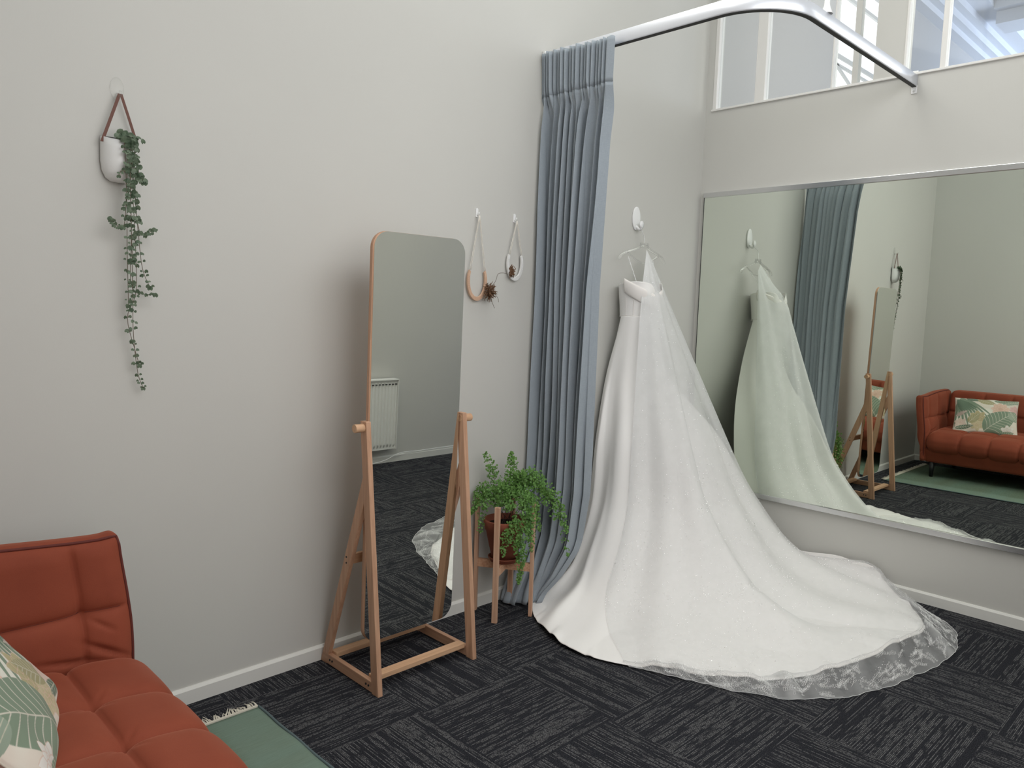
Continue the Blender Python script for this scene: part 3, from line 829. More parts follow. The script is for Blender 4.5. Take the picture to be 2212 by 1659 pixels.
# embroidered sprigs on the border
def surf(i, j):
    i = min(max(i, 0), len(us)-1.001); j = min(max(j, 0), nV-1.001); i0, j0 = int(i), int(j); a, b = i-i0, j-j0
    p = VS[i0, j0]*(1-a)*(1-b)+VS[i0+1, j0]*a*(1-b)+VS[i0, j0+1]*(1-a)*b+VS[i0+1, j0+1]*a*b
    return Vector(p)+Vector((0, 0, .0035))
bm = bmesh.new()
def ribbon(pts, w):
    vs_ = []
    for k, p in enumerate(pts):
        d = (pts[min(k+1, len(pts)-1)]-pts[max(k-1, 0)]); d.z = 0
        if d.length < 1e-7: d = Vector((1, 0, 0))
        d.normalize(); sd = Vector((-d.y, d.x, 0))*w/2
        vs_.append((bm.verts.new(p+sd), bm.verts.new(p-sd)))
    for k in range(len(vs_)-1): bm.faces.new((vs_[k][0], vs_[k+1][0], vs_[k+1][1], vs_[k][1]))
j0 = nT+nG
for sp in range(210):
    ui = 8+(len(us)-16)*(sp+.5)/210+rng.uniform(-4, 4)
    base = j0+rng.uniform(4, nH-4); ang = rng.uniform(-.9, .9)+(PI if rng.uniform() < .25 else 0)
    L = rng.uniform(.06, .15); ds = np.linalg.norm(VS[min(int(ui)+1, len(us)-1), int(base)]-VS[int(ui), int(base)])+1e-4
    dh = np.linalg.norm(VS[int(ui), min(int(base)+1, nV-1)]-VS[int(ui), int(base)])+1e-4
    def at(u, v_): return surf(ui+u/ds, min(max(base+v_/dh, j0-6), nV-2))
    curl = rng.uniform(-4, 4); pts = []; pu = pv = 0; a = ang; st = []
    for k in range(14):
        pts.append(at(pu, pv)); st.append((pu, pv, a)); pu += math.cos(a)*L/13; pv += math.sin(a)*L/13; a += curl*L/13*6
    ribbon(pts, .0009)
    for k in (2, 4, 6, 8, 10, 12):
        for sd in (-1, 1):
            pu, pv, a = st[k]; aa = a+sd*R(50); l = .017*(1-.4*k/13)*rng.uniform(.8, 1.3); P = []
            for q in range(9):
                th = 2*PI*q/8; lx = l*(.5-.5*math.cos(th)); ly = l*.27*math.sin(th)
                P.append(at(pu+lx*math.cos(aa)-ly*math.sin(aa), pv+lx*math.sin(aa)+ly*math.cos(aa)))
            ribbon(P, .0008)
tag(obj('lace_embroidery', bm, M_lace, tv, False, 'white embroidered leaf sprigs'), kind='stuff')

# ================================================================== hanger and hooks
t = thing('clothes_hanger', 'clear plastic clothes hanger hooked on the wall, holding the dress', 'hanger', (-.70, -.075, 1.88))
bm = bmesh.new()
HZ = 1.875
arm = [(-.22, -.07, HZ-.075), (-.20, -.072, HZ-.050), (-.15, -.075, HZ-.030), (-.07, -.078, HZ-.008), (-.02, -.078, HZ+.012), (.02, -.078, HZ+.012), (.07, -.078, HZ-.008), (.15, -.075, HZ-.030), (.20, -.072, HZ-.050), (.22, -.07, HZ-.075)]
P = [Vector((-.70+a, b, c)) for a, b, c in arm]
tube(bm, spline(P, 40), .0085, 10)
tube(bm, spline([Vector((-.70+a, -.076, HZ+b)) for a, b in ((-.15, -.035), (-.06, -.075), (0, -.085), (.06, -.075), (.15, -.035))], 24), .005, 8)
prism(bm, [(-.735, -.085, HZ), (-.665, -.085, HZ), (-.670, -.085, HZ+.030), (-.730, -.085, HZ+.030)], 0, .014, (0, 1, 0))
obj('hanger_body', bm, M_acrylic, t, True)
bm = bmesh.new(); tube(bm, spline([(-.70, -.078, HZ+.02), (-.70, -.076, HZ+.065), (-.708, -.070, HZ+.085), (-.702, -.055, HZ+.105), (-.694, -.040, HZ+.113), (-.690, -.028, HZ+.104)], 24), .0018, 8)
obj('hook_wire', bm, M_steel, t, True)
t = thing('wall_hook', 'oval white adhesive wall hook carrying the dress hanger', 'hook', (-.69, 0, 2.05))
bm = bmesh.new(); prism(bm, [(-.69+.036*math.cos(a), 0, 2.050+.068*math.sin(a)) for a in np.linspace(0, 2*PI, 40, endpoint=False)], -.010, -.0005, (0, 1, 0))
obj('back_plate', bevel(bm, .003), M_white, t, True)
bm = bmesh.new(); tube(bm, spline([(-.69, -.008, 2.005), (-.69, -.028, 1.988), (-.69, -.040, 1.988), (-.69, -.045, 2.003)], 16), .008, 12)
prism(bm, [(-.69+.018*math.cos(a), -.050, 2.012+.022*math.sin(a)) for a in np.linspace(0, 2*PI, 24, endpoint=False)], 0, .008, (0, 1, 0))
obj('peg', bm, M_white, t, True)

# ================================================================== horseshoes with air plants
def horseshoe(cx0, z_hook, cz, w, h, m, cordm, label, shoe_label, dir_):
    yw = -.012
    t = thing('hanging_horseshoe', label, 'wall decoration', (cx0, 0, z_hook))
    # U outline: open at the top
    n = 40; out, inn = [], []
    for k in range(n+1):
        a = R(145)+ (R(395)-R(145))*k/n
        wd = .020*(1-.35*abs(k/n-.5)*2)
        sx, sz = math.cos(a)*w/2, math.sin(a)*h/2
        sz = sz*(1 if sz < 0 else 1.0)
        out.append((cx0+sx, yw, cz+sz)); l = math.hypot(sx, sz)
        inn.append((cx0+sx*(1-wd/l), yw, cz+sz*(1-wd/l)))
    bm = bmesh.new(); 
    def strip(o_, i_, y0, y1):
        A = [[bm.verts.new((p[0], y, p[2])) for p in (o_[k], i_[k]) for y in (y0, y1)] for k in range(len(o_))]
        for k in range(len(A)-1):
            a, b = A[k], A[k+1]
            for i, j in ((0, 1), (1, 3), (3, 2), (2, 0)): bm.faces.new((a[i], a[j], b[j], b[i]))
        bm.faces.new([A[0][i] for i in (0, 2, 3, 1)]); bm.faces.new([A[-1][i] for i in (0, 1, 3, 2)])
    strip(out, inn, yw-.010, yw)
    sh = obj('horseshoe', bevel(bm, .0015), m, t, label=shoe_label)
    bm = bmesh.new()
    for k in range(3, n-2, 1):
        o_, i_ = Vector(out[k]), Vector(inn[k]); tube(bm, [o_.lerp(i_, .15)+Vector((0, -.011, 0)), o_.lerp(i_, .85)+Vector((0, -.011, 0))], .0009, 4)
    obj('ridge_pattern', bm, m, sh)
    ends = [Vector(out[0]).lerp(Vector(inn[0]), .5), Vector(out[-1]).lerp(Vector(inn[-1]), .5)]
    for e in ends:
        for dx in (-.004, .004):
            bm = bmesh.new(); a = Vector((cx0+dx*.5, yw-.012, z_hook-.022)); b = e+Vector((dx, -.008, .004))
            tube(bm, [a.lerp(b, q) for q in np.linspace(0, 1, 14)], [.0013+.0005*(k % 2) for k in range(14)], 6)
            obj('cord', bm, cordm, t, True)
    hk = thing('wall_hook', 'small white plastic hook above the %s' % ('tan horseshoe' if dir_ > 0 else 'white horseshoe'), 'hook', (cx0, 0, z_hook), group='small wall hooks')
    bm = bmesh.new(); prism(bm, [(cx0-.007, 0, z_hook-.028), (cx0+.007, 0, z_hook-.028), (cx0+.008, 0, z_hook+.008), (cx0+.004, 0, z_hook+.014), (cx0-.004, 0, z_hook+.014), (cx0-.008, 0, z_hook+.008)], -.006, -.0005, (0, 1, 0))
    obj('back_plate', bevel(bm, .0015), M_white, hk)
    bm = bmesh.new(); tube(bm, [(cx0, -.005, z_hook-.015), (cx0, -.014, z_hook-.020), (cx0, -.019, z_hook-.014), (cx0, -.019, z_hook-.006)], .003, 8); obj('peg', bm, M_white, hk, True)
    return out, inn
def air_plant(c, r, n, label, extra=None, squash=(1, 1, 1)):
    t = thing('air_plant', label, 'plant', c)
    bm = bmesh.new(); c = Vector(c)
    for k in range(n):
        d = Vector(rng.normal(0, 1, 3)).normalized(); d.y = -abs(d.y)*.7
        l = r*rng.uniform(.6, 1.1); mid = c+Vector((d.x*squash[0], d.y*squash[1], d.z*squash[2]))*l*.6+Vector(rng.normal(0, .005, 3))
        e = c+Vector((d.x*squash[0], d.y*squash[1], d.z*squash[2]))*l+Vector((0, 0, -.006*rng.uniform()))
        for q in (mid, e): q.y = min(q.y, -.006)
        tube(bm, spline([c, mid, e], 6), [.0034, .003, .0026, .002, .0014, .0007], 5)
    obj('leaf_cluster', bm, M_airplant, t, True)
    if extra:
        bm = bmesh.new()
        for P in extra: tube(bm, spline(P, 14), .0011, 5)
        obj('tendril', bm, M_vine, t, True)
horseshoe(-1.940, 1.955, 1.625, .125, .185, M_tan, M_cord, 'tan horseshoe hanging by cords beside the standing mirror', 'tan ribbed horseshoe', 1)
air_plant((-1.872, -.03, 1.578), .052, 90, 'dry brown air plant with long tendrils on the tan horseshoe',
   [[(-1.865, -.03, 1.60), (-1.84, -.04, 1.63), (-1.83, -.045, 1.665), (-1.80, -.05, 1.672), (-1.765, -.05, 1.668)], [(-1.88, -.04, 1.555), (-1.91, -.04, 1.553), (-1.925, -.04, 1.535)], [(-1.86, -.04, 1.56), (-1.83, -.045, 1.555), (-1.82, -.045, 1.53)], [(-1.87, -.04, 1.56), (-1.868, -.05, 1.53), (-1.85, -.05, 1.50)]])
horseshoe(-1.690, 1.955, 1.722, .112, .165, M_ceramic, M_cord, 'white horseshoe hanging by cords close to the curtain', 'white horseshoe', -1)
air_plant((-1.722, -.026, 1.685), .035, 60, 'small dry brown air plant tucked in the white horseshoe', squash=(.55, .6, 1.1))

# ================================================================== hanging planter with string of hearts
PX, PZ = -3.522, 2.0     # rim centre
t = thing('hanging_planter', 'white ceramic wall planter on a brown leather strap with trailing string of hearts', 'plant', (PX, 0, PZ-.16))
prof = [(.006, -.205), (.040, -.203), (.063, -.185), (.078, -.15), (.084, -.10), (.083, -.04), (.082, 0), (.078, 0), (.078, -.04), (.070, -.14), (.03, -.19)]
bm = bmesh.new()
n = 36
rings = []
prof = [(a_*.655, b_*.63) for a_, b_ in prof]
for r0, z0 in prof:
    ring = []
    for k in range(n):
        a = 2*PI*k/n; px_, py_ = r0*math.cos(a), r0*1.05*math.sin(a)
        py_ = min(py_, .0) if py_ > 0 else py_
        zt2 = z0 + (.014*(1-min(1, -py_/.056)) if z0 > -.04 else 0)*1.0
        ring.append(bm.verts.new((PX+px_, -.010+py_, PZ+zt2)))
    rings.append(ring)
for i in range(len(rings)-1):
    for k in range(n): bm.faces.new((rings[i][k], rings[i][(k+1) % n], rings[i+1][(k+1) % n], rings[i+1][k]))
bm.faces.new(list(reversed(rings[0]))); bm.faces.new(rings[-1])
bmesh.ops.recalc_face_normals(bm, faces=bm.faces)
obj('pot', bm, M_ceramic, t, True)
bm = bmesh.new(); prism(bm, [(PX+.047*math.cos(a), min(-.012+.047*math.sin(a), -.012), PZ-.016) for a in np.linspace(PI, 2*PI, 24)], 0, .004, (0, 0, 1)); obj('soil', bm, M_soil, t)
def strap(a, b, w):
    bm = bmesh.new(); pts = spline([a, ((a[0]+b[0])/2, (a[1]+b[1])/2-.001, (a[2]+b[2])/2), b], 10); vs_ = []
    for p in pts: vs_.append([bm.verts.new(p+Vector((dx, dy, 0))) for dx, dy in ((-w/2, 0), (w/2, 0), (w/2, .002), (-w/2, .002))])
    for i in range(len(vs_)-1):
        for k in range(4): bm.faces.new((vs_[i][k], vs_[i][(k+1) % 4], vs_[i+1][(k+1) % 4], vs_[i+1][k]))
    bm.faces.new(vs_[0]); bm.faces.new(list(reversed(vs_[-1]))); bmesh.ops.recalc_face_normals(bm, faces=bm.faces); return bm
top = (PX+.002, -.030, 2.152)
obj('strap', strap(top, (PX-.054, -.032, PZ-.008), .010), M_leather, t, label='brown leather strap')
obj('strap', strap((top[0]+.004, top[1], top[2]), (PX+.052, -.030, PZ+.004), .009), M_leather, t, label='brown leather strap')
hk = thing('wall_hook', 'clear oval adhesive hook holding the leather strap of the planter', 'hook', (PX, 0, 2.17))
bm = bmesh.new(); prism(bm, [(PX+.002+.021*math.cos(a), 0, 2.172+.036*math.sin(a)) for a in np.linspace(0, 2*PI, 32, endpoint=False)], -.005, -.0005, (0, 1, 0)); obj('back_plate', bevel(bm, .0015), M_acrylic, hk, True)
bm = bmesh.new(); tube(bm, spline([(PX+.002, -.006, 2.155), (PX+.002, -.022, 2.142), (PX+.002, -.034, 2.146), (PX+.002, -.037, 2.160)], 14), .005, 10); obj('peg', bm, M_acrylic, hk, True)
def heart(bm, c, s, d, up):
    """small heart-shaped leaf at c, facing d"""
    d = d.normalized(); x_ = up.cross(d).normalized(); y_ = d.cross(x_)
    pts = [(0, -.0), (.35, .12), (.62, .42), (.55, .75), (.28, .88), (0, .70), (-.28, .88), (-.55, .75), (-.62, .42), (-.35, .12)]
    vv = [bm.verts.new(c - y_*(py-.3)*s*1.35 + x_*px_*s + d*(abs(px_)*.15*s)) for px_, py in pts]
    cc = bm.verts.new(c - y_*.2*s + d*.10*s)
    for k in range(len(vv)): bm.faces.new((cc, vv[k], vv[(k+1) % len(vv)]))
def vine(pts, dens, size, k_):
    bm = bmesh.new(); P = spline(pts, 40)
    tube(bm, P, .0011, 5); st = obj('vine', bm, M_vine, t, True)
    bm = bmesh.new(); L = sum((P[i+1]-P[i]).length for i in range(len(P)-1)); nn = int(L/dens*1.55)
    for i in range(nn):
        q = (i+rng.uniform(.2, .8))/nn*(len(P)-1); p = P[int(q)].lerp(P[min(int(q)+1, len(P)-1)], q-int(q))
        for sd in (-1, 1):
            sz = size*.88*rng.uniform(.6, 1.3)*(1.25-.5*i/nn)
            o_ = Vector((sd*.008*rng.uniform(.4, 1.2), -.004*rng.uniform(.2, 1.5), rng.uniform(-.003, .003)))
            heart(bm, p+o_, sz, Vector((rng.uniform(-.9, .6)-.4, -1, rng.uniform(-.3, .8))), Vector((rng.uniform(-.5, .5), 0, 1)))
    c_ = P[-1]; heart(bm, c_, size*1.1, Vector((-.5, -1, .3)), Vector((0, 0, 1)))
    bmesh.ops.recalc_face_normals(bm, faces=bm.faces)
    obj('foliage', bm, M_heart, st, True)
O = lambda dx, dz, y=-.10: (PX+dx-.006, -.012+(y+.012)*.72, PZ+.004+dz*.972)
vine([O(.010, .012, -.07), O(.016, -.02, -.105), O(.022, -.3, -.10), O(.028, -.52, -.075), O(.032, -.65, -.06), O(.046, -.78, -.05), O(.064, -.835, -.045)], .060, .011, 0)
vine([O(.020, .012, -.06), O(.028, -.02, -.10), O(.026, -.15, -.105), O(.035, -.32, -.09), O(.040, -.50, -.07), O(.014, -.59, -.06), O(.038, -.70, -.05), O(.052, -.755, -.05)], .050, .012, 1)
vine([O(.005, .012, -.06), O(.004, -.02, -.105), O(.008, -.2, -.105), O(.010, -.38, -.09), O(.016, -.55, -.07)], .034, .012, 2)
vine([O(.030, .012, -.06), O(.036, -.02, -.10), O(.030, -.12, -.105), O(.045, -.3, -.09), O(.060, -.42, -.075), O(.085, -.485, -.07)], .040, .013, 3)
vine([O(.012, .014, -.06), O(.020, -.02, -.11), O(.018, -.15, -.11), O(.022, -.3, -.10), O(.022, -.47, -.08), O(.05, -.505, -.08), O(.098, -.508, -.085)], .032, .013, 4)
vine([O(.024, .014, -.06), O(.030, -.01, -.105), O(.044, -.10, -.11), O(.060, -.135, -.115)], .014, .015, 5)
vine([O(.016, .014, -.06), O(.024, -.02, -.11), O(.020, -.10, -.115), O(-.010, -.108, -.12), O(-.018, -.125, -.12)], .05, .010, 6)
vine([O(.010, .014, -.06), O(.012, -.02, -.11), O(.006, -.2, -.105), O(-.002, -.285, -.10), O(-.030, -.280, -.10), O(-.042, -.262, -.10)], .036, .012, 7)
vine([O(.030, .014, -.06), O(.034, -.02, -.105), O(.036, -.2, -.10), O(.050, -.30, -.09), O(.075, -.30, -.09), O(.095, -.285, -.09)], .032, .012, 8)
vine([O(.020, .018, -.05), O(.024, .005, -.09), O(.022, -.04, -.108), O(.020, -.25, -.105), O(.026, -.40, -.09)], .022, .014, 9)
bm = bmesh.new()
for k in range(34):
    heart(bm, Vector(O(.022+rng.normal(0, .014), .010+rng.normal(0, .008), -.085+rng.normal(0, .012))), .014*rng.uniform(.8, 1.4), Vector((rng.uniform(-1, .5), -1, rng.uniform(-.2, 1))), Vector((rng.uniform(-.8, .8), 0, 1)))
obj('leaf_crown', bm, M_heart, t, True)

# ================================================================== plant stand with terracotta pot and maidenhair fern
legs = [(-1.944, -.213), (-1.906, -.030), (-1.720, -.088), (-1.752, -.265)]
cxs, cys = sum(p[0] for p in legs)/4, sum(p[1] for p in legs)/4
t = thing('plant_stand', 'slim square pine plant stand next to the curtain', 'plant stand', (cxs, cys, 0))
ang = math.atan2(legs[3][1]-legs[0][1], legs[3][0]-legs[0][0])
ex = Vector((math.cos(ang+PI/4), math.sin(ang+PI/4), 0)); ey = Vector((-ex.y, ex.x, 0))
for px_, py_ in legs:
    bm = bmesh.new(); bar(bm, (px_, py_, 0.002), (px_, py_, .566), .026, .018, up=Vector((px_-cxs, py_-cys, 0)).normalized())
    obj('leg', bevel(bm, .0015), M_pine_z, t)
for (a, b) in ((0, 2), (1, 3)):
    A_, B_ = Vector((*legs[a], .247)), Vector((*legs[b], .247)); bm = bmesh.new(); dd = (B_-A_).normalized()
    bar(bm, A_+dd*.006, B_-dd*.006, .024 if a == 0 else .0235, .040 if a == 0 else .0395, up=(0, 0, 1))
    obj('cross_bar', bevel(bm, .0015), M_pine_x, t)
PC = Vector((cxs, cys, .268))
sc = thing('plant_saucer', 'round terracotta saucer under the fern pot', 'saucer', PC)
bm = bmesh.new(); r_list = lathe(bm, [(.001, .001), (.066, .001), (.076, .020), (.079, .020), (.079, .024), (.072, .024), (.064, .008), (.001, .008)], PC, 48)
bmesh.ops.remove_doubles(bm, verts=bm.verts, dist=.0005); obj('saucer', bm, M_terracotta, sc, True)
t = thing('potted_fern', 'bushy green maidenhair fern in a terracotta pot on the pine stand', 'plant', (PC.x, PC.y, PC.z+.009))
bm = bmesh.new(); pz = PC + Vector((0, 0, .009))
lathe(bm, [(.001, .001), (.060, .001), (.094, .150), (.099, .152), (.107, .198), (.104, .202), (.096, .202), (.090, .160), (.088, .158), (.001, .158)], pz, 56)
bmesh.ops.remove_doubles(bm, verts=bm.verts, dist=.0005); bmesh.ops.recalc_face_normals(bm, faces=bm.faces)
obj('pot', bm, M_terracotta, t, True)
bm = bmesh.new(); lathe(bm, [(.001, .178), (.05, .182), (.089, .174), (.089, .165)], pz, 40); bmesh.ops.remove_doubles(bm, verts=bm.verts, dist=.0005); obj('soil', bm, M_soil, t, True)
ra, fa = Vector((.712, -.702, 0)), Vector((.702, .712, 0))
def F3(a, zz_, d): return Vector((cxs, cys, 0)) + ra*a + fa*d + Vector((0, 0, zz_))
# fronds: (tip a, tip z, tip depth, mid a, mid z, mid depth, spread)
K = [(-.105, .800, -.01, -.045, .64, 0, .055), (-.085, .73, .03, -.04, .61, .02, .05), (.020, .795, .05, .020, .63, .03, .05), (.035, .78, .02, .02, .62, .02, .06),
 (-.150, .585, .02, -.080, .62, .01, .060), (-.165, .51, -.03, -.10, .61, -.02, .050), (-.12, .42, -.06, -.10, .57, -.05, .045), (-.10, .62, -.04, -.05, .59, -.03, .06), (-.03, .66, -.06, -.01, .58, -.04, .06),
 (.08, .72, -.02, .04, .62, 0, .07), (.14, .70, .03, .07, .66, .02, .07), (.20, .60, .02, .12, .69, .02, .065), (.245, .48, .0, .17, .66, .0, .060), (.312, .30, -.01, .245, .57, 0, .045), (.305, .42, .02, .23, .60, .02, .05),
 (.15, .55, -.06, .09, .63, -.04, .065), (.10, .58, -.08, .05, .60, -.06, .065), (.12, .40, -.09, .10, .56, -.08, .060), (.05, .36, -.12, .06, .50, -.11, .060), (.065, .30, -.12, .08, .45, -.12, .055),
 (.075, .20, -.115, .085, .36, -.12, .040), (-.005, .335, -.13, .02, .46, -.12, .05), (.13, .345, -.08, .12, .50, -.08, .055), (.17, .42, .02, .13, .58, .02, .04), (.02, .55, -.09, .02, .56, -.07, .05), (.11, .66, .06, .06, .64, .04, .07), (.06, .69, .02, .03, .62, .01, .07), (.18, .66, -.03, .10, .67, -.02, .065)]
def frond(tip, mid, spread, seed):
    r2 = np.random.default_rng(seed)
    a0 = r2.uniform(0, 2*PI); base = pz+Vector((.03*math.cos(a0), .03*math.sin(a0), .182))
    P = spline([base, base.lerp(mid, .55)+Vector((0, 0, .02)), mid, mid.lerp(tip, .55)+Vector((0, 0, .012)), tip], 30)
    for p in P: p.y = min(p.y, -.012)
    bm = bmesh.new(); tube(bm, P, [.0011-.0007*k/29 for k in range(30)], 4)
    lf = bmesh.new()
    n0 = 8
    for k in range(n0, 30, 2 if seed % 3 else 1):
        q = (k-n0)/(29-n0); w = spread*(1-q)**.6*sstep(-.12, .25, np.array(q))
        ax = (P[min(k+1, 29)]-P[k-1]).normalized()
        for sd in (-1, 1):
            out = (ax.cross(Vector(r2.normal(0, .5, 3))+Vector((-.7, -.7, .2))).normalized()*sd + ax*.5 + Vector((0, 0, -.25*q))).normalized()
            nl = max(1, int(w/.0105)); e = P[k]+out*w*1.0
            tube(bm, [P[k], P[k].lerp(e, .5)+Vector((0, 0, .002)), e], .00035, 3)
            for j in range(nl+1):
                for s2 in (-1, 1):
                    c = P[k].lerp(e, (j+.6)/(nl+1)) + Vector(r2.normal(0, .0028, 3)) + ax*s2*.0035
                    if c.y > -.01: c.y = -.01
                    sz = .0050*r2.uniform(.65, 1.3)
                    nr = (Vector((-.7, -.7, .5))+Vector(r2.normal(0, .55, 3))).normalized()
                    x_ = nr.cross(Vector((r2.normal(), r2.normal(), r2.normal()))).normalized(); y_ = nr.cross(x_)
                    vv = [lf.verts.new(c+x_*sz*u1+y_*sz*u2) for u1, u2 in ((-.15, -1), (.85, -.35), (.9, .45), (.2, .95), (-.6, .75), (-.95, 0))]
                    lf.faces.new(vv)
    so = obj('frond', bm, M_stem, t)
    obj('foliage', lf, M_fern, so)
for k, (ta, tz, td, ma, mz, md, sp) in enumerate(K):
    frond(F3(ta, tz, td), F3(ma, mz, md), sp, 100+k)
# ================================================================== sofa along the left wall
t = thing('sofa', 'rust orange velvet sofa with button tufting and slim arms', 'sofa', (-4.05, -1.33, 0))
SX0, SX1, SY0, SY1 = -4.47, -3.625, -.375, -2.31
seamsy = np.array([-.68-.24*k for k in range(7)]); seamsx = np.array([-3.82, -4.06])
def crease(d, w): return np.exp(-np.abs(d)/w)
def groove(d, w): return np.exp(-(d/w)**2)
def near(v, arr): return np.min(np.abs(v[..., None]-arr), axis=-1)
def seat_disp(V, Nn):
    x, y, z = V.T
    up = sstep(.33, .40, z)
    dy, dx = near(y, seamsy), near(x, seamsx)
    puff = .022*(1-crease(dy, .020))*(1-crease(dx, .020)*up)
    g = -.005*groove(dy, .005) - .005*groove(dx, .005)*up - .018*crease(np.hypot(dy, dx), .020)*up
    # diagonal wrinkles running out of the buttons
    a = np.abs(dx-dy)/1.414
    g = g - .004*groove(a, .006)*groove(np.hypot(dy, dx)-.035, .025)*up
    # crown of the whole cushion and the rounded front
    crown = .020*np.sin(np.clip((x-SX0)/(SX1-SX0), 0, 1)*PI)**.6*up
    V = V + Nn*(puff+g)[:, None]; V[:, 2] += crown
    fr = sstep(-3.80, -3.62, V[:, 0]); V[:, 2] -= .010*fr*up
    return V
seat = rounded_box('seat_cushion', (SX0+.12, SY1+.02, .265), (SX1+.012, SY0-.03, .432), .070, .0068, M_velvet, t, seat_disp)
def seat_seam(Bs):
    Bs = np.array(Bs, float); Q = seat_disp(Bs.copy(), np.tile(np.array((0, 0, 1.)), (len(Bs), 1)))
    bm = bmesh.new(); tube(bm, [Vector(q_) for q_ in Q], .0012, 6); obj('seam', bm, M_seatseam, seat, True)
M_seatseam = mat('rust_seam', (.36, .085, .055), .8)
for y_ in seamsy: seat_seam([(x_, y_, .432) for x_ in np.linspace(SX0+.2, SX1-.062, 60)])
for x_ in seamsx: seat_seam([(x_, y_, .432) for y_ in np.linspace(SY0-.10, SY1+.10, 120)])
def back_disp(V, Nn):
    x, y, z = V.T
    fr = sstep(.3, .9, Nn[:, 0])
    dy, dz = near(y, seamsy), np.abs(z-.60)
    puff = .016*(1-crease(dy, .02))*(1-crease(dz, .02))*fr
    g = (-.008*groove(dy, .006)-.008*groove(dz, .006)-.022*groove(np.hypot(dy, dz), .028))*fr
    V = V+Nn*(puff+g)[:, None]
    V[:, 0] += -.10*sstep(.40, .82, V[:, 2])
    return V
rounded_box('backrest', (SX0+.05, SY1+.02, .24), (SX0+.22, SY0+.0, .812), .045, .011, M_velvet, t, back_disp)
tufx = np.array([-3.765, -4.03, -4.30])
def arm(inner, outer, sgn):
    """sgn = -1: the inner face looks towards -y"""
    def disp(V, Nn):
        x, y, z = V.T
        inn = sstep(.3, .9, Nn[:, 1]*sgn)
        zs = .575 + .0*x
        dx, dz = near(x, tufx+.012*np.sin((z-.575)*9)[:, None] if False else tufx), np.abs(z-zs)
        inn2 = inn*sstep(SX1, SX1-.06, x)*sstep(.79, .73, z)
        puff = .015*(1-crease(dx, .018))*(1-crease(dz, .018))*inn2
        g = (-.005*groove(dx, .005)-.005*groove(dz, .005)-.022*crease(np.hypot(dx, dz), .022))*inn2
        # creases: from the button, and bunching where the arm meets the seat
        bx, bz = x-tufx[0], z-.575
        g = g - inn*.007*groove(bx*.60+bz*.8+.002, .006)*groove(np.hypot(bx, bz)-.06, .035)*(bx > 0)
        g = g - inn*.016*groove((x+3.735)*.50+(z-.475)*.86, .007)*groove(np.hypot(x+3.71, z-.465), .055)
        g = g - inn*.012*groove((x+3.78)*.20+(z-.445)*.98, .007)*groove(np.hypot(x+3.80, z-.445), .08)
        V = V+Nn*(puff+g)[:, None]
        x, y, z = V.T
        # slimmer towards the top, tapering in at the foot, leaning outwards
        V[:, 1] += -sgn*.050*sstep(.40, .80, z)*.9 + sgn*.07*sstep(.42, .16, z)*sstep(-.2, .6, -Nn[:, 1]*sgn)
        V[:, 0] += .012*np.sin((z-.15)/.64*PI) - .012*sstep(.5, .8, z)
        V[:, 2] += .030*sstep(-3.63, -4.2, x)*sstep(.6, .79, z)
        ear = groove(x+3.64, .03)*sstep(.70, .79, z); V[:, 2] += .010*ear
        return V
    a, b = sorted((inner, outer))
    o = rounded_box('armrest', (SX0+.01, a, .155), (SX1, b, .785), .032, .0065, M_velvet, t, disp)
    # piping along the inner top edge and down the front, laid on the finished surface
    yi = inner; B = []; Nb = []; r_c = .032*(1-.7071)
    for x_ in np.linspace(SX0+.06, SX1-.03, 24): B.append((x_, yi-sgn*r_c, .785-r_c)); Nb.append((0, sgn*.7071, .7071))
    B.append((SX1-.0135, yi-sgn*.0135, .785-.0135)); Nb.append((.577, sgn*.577, .577))
    for z_ in np.linspace(.75, .19, 22): B.append((SX1-r_c, yi-sgn*r_c, z_)); Nb.append((.7071, sgn*.7071, 0))
    B, Nb = np.array(B), np.array(Nb); P = disp(B.copy(), Nb)+Nb*.0015
    P = [Vector(p_) for p_ in P]
    def seam(Bs, n_):
        Bs = np.array(Bs, float); Q = disp(Bs.copy(), np.tile(np.array(n_, float), (len(Bs), 1)))
        bm = bmesh.new(); tube(bm, [Vector(q_) for q_ in Q], .0014, 6); obj('seam', bm, M_piping, o, True)
    seam([(x_, yi, .575) for x_ in np.linspace(SX1-.035, SX0+.05, 60)], (0, sgn, 0))
    for tx_ in tufx: seam([(tx_, yi, z_) for z_ in np.linspace(.755, .42, 40)], (0, sgn, 0))
    bm = bmesh.new(); tube(bm, P, .0045, 8)
    obj('piping', bm, M_piping, o, True)
arm(-.385, -.305, -1); arm(-2.30, -2.38, 1)
def base_disp(V, Nn):
    V[:, 0] -= .030*sstep(.28, .15, V[:, 2])*(V[:, 0] > -4); return V
rounded_box('base', (SX0+.02, SY1-.03, .15), (SX1-.012, SY0+.0, .292), .018, .02, M_velvet, t, base_disp)
bm = bmesh.new(); tube(bm, [Vector((SX1-.006, y_, .292)) for y_ in np.linspace(SY0-.02, SY1, 30)], .0045, 8); obj('front_piping', bm, M_piping, t, True)
for lx, ly in ((-3.70, -.44), (-4.42, -.44), (-3.70, -2.25), (-4.42, -2.25)):
    bm = bmesh.new(); lathe(bm, [(.001, .008), (.016, .008), (.027, .16), (.001, .16)], (lx, ly, 0), 20); bmesh.ops.remove_doubles(bm, verts=bm.verts, dist=.0005)
    obj('leg', bm, M_black_wood, t, True, 'tapered black leg')

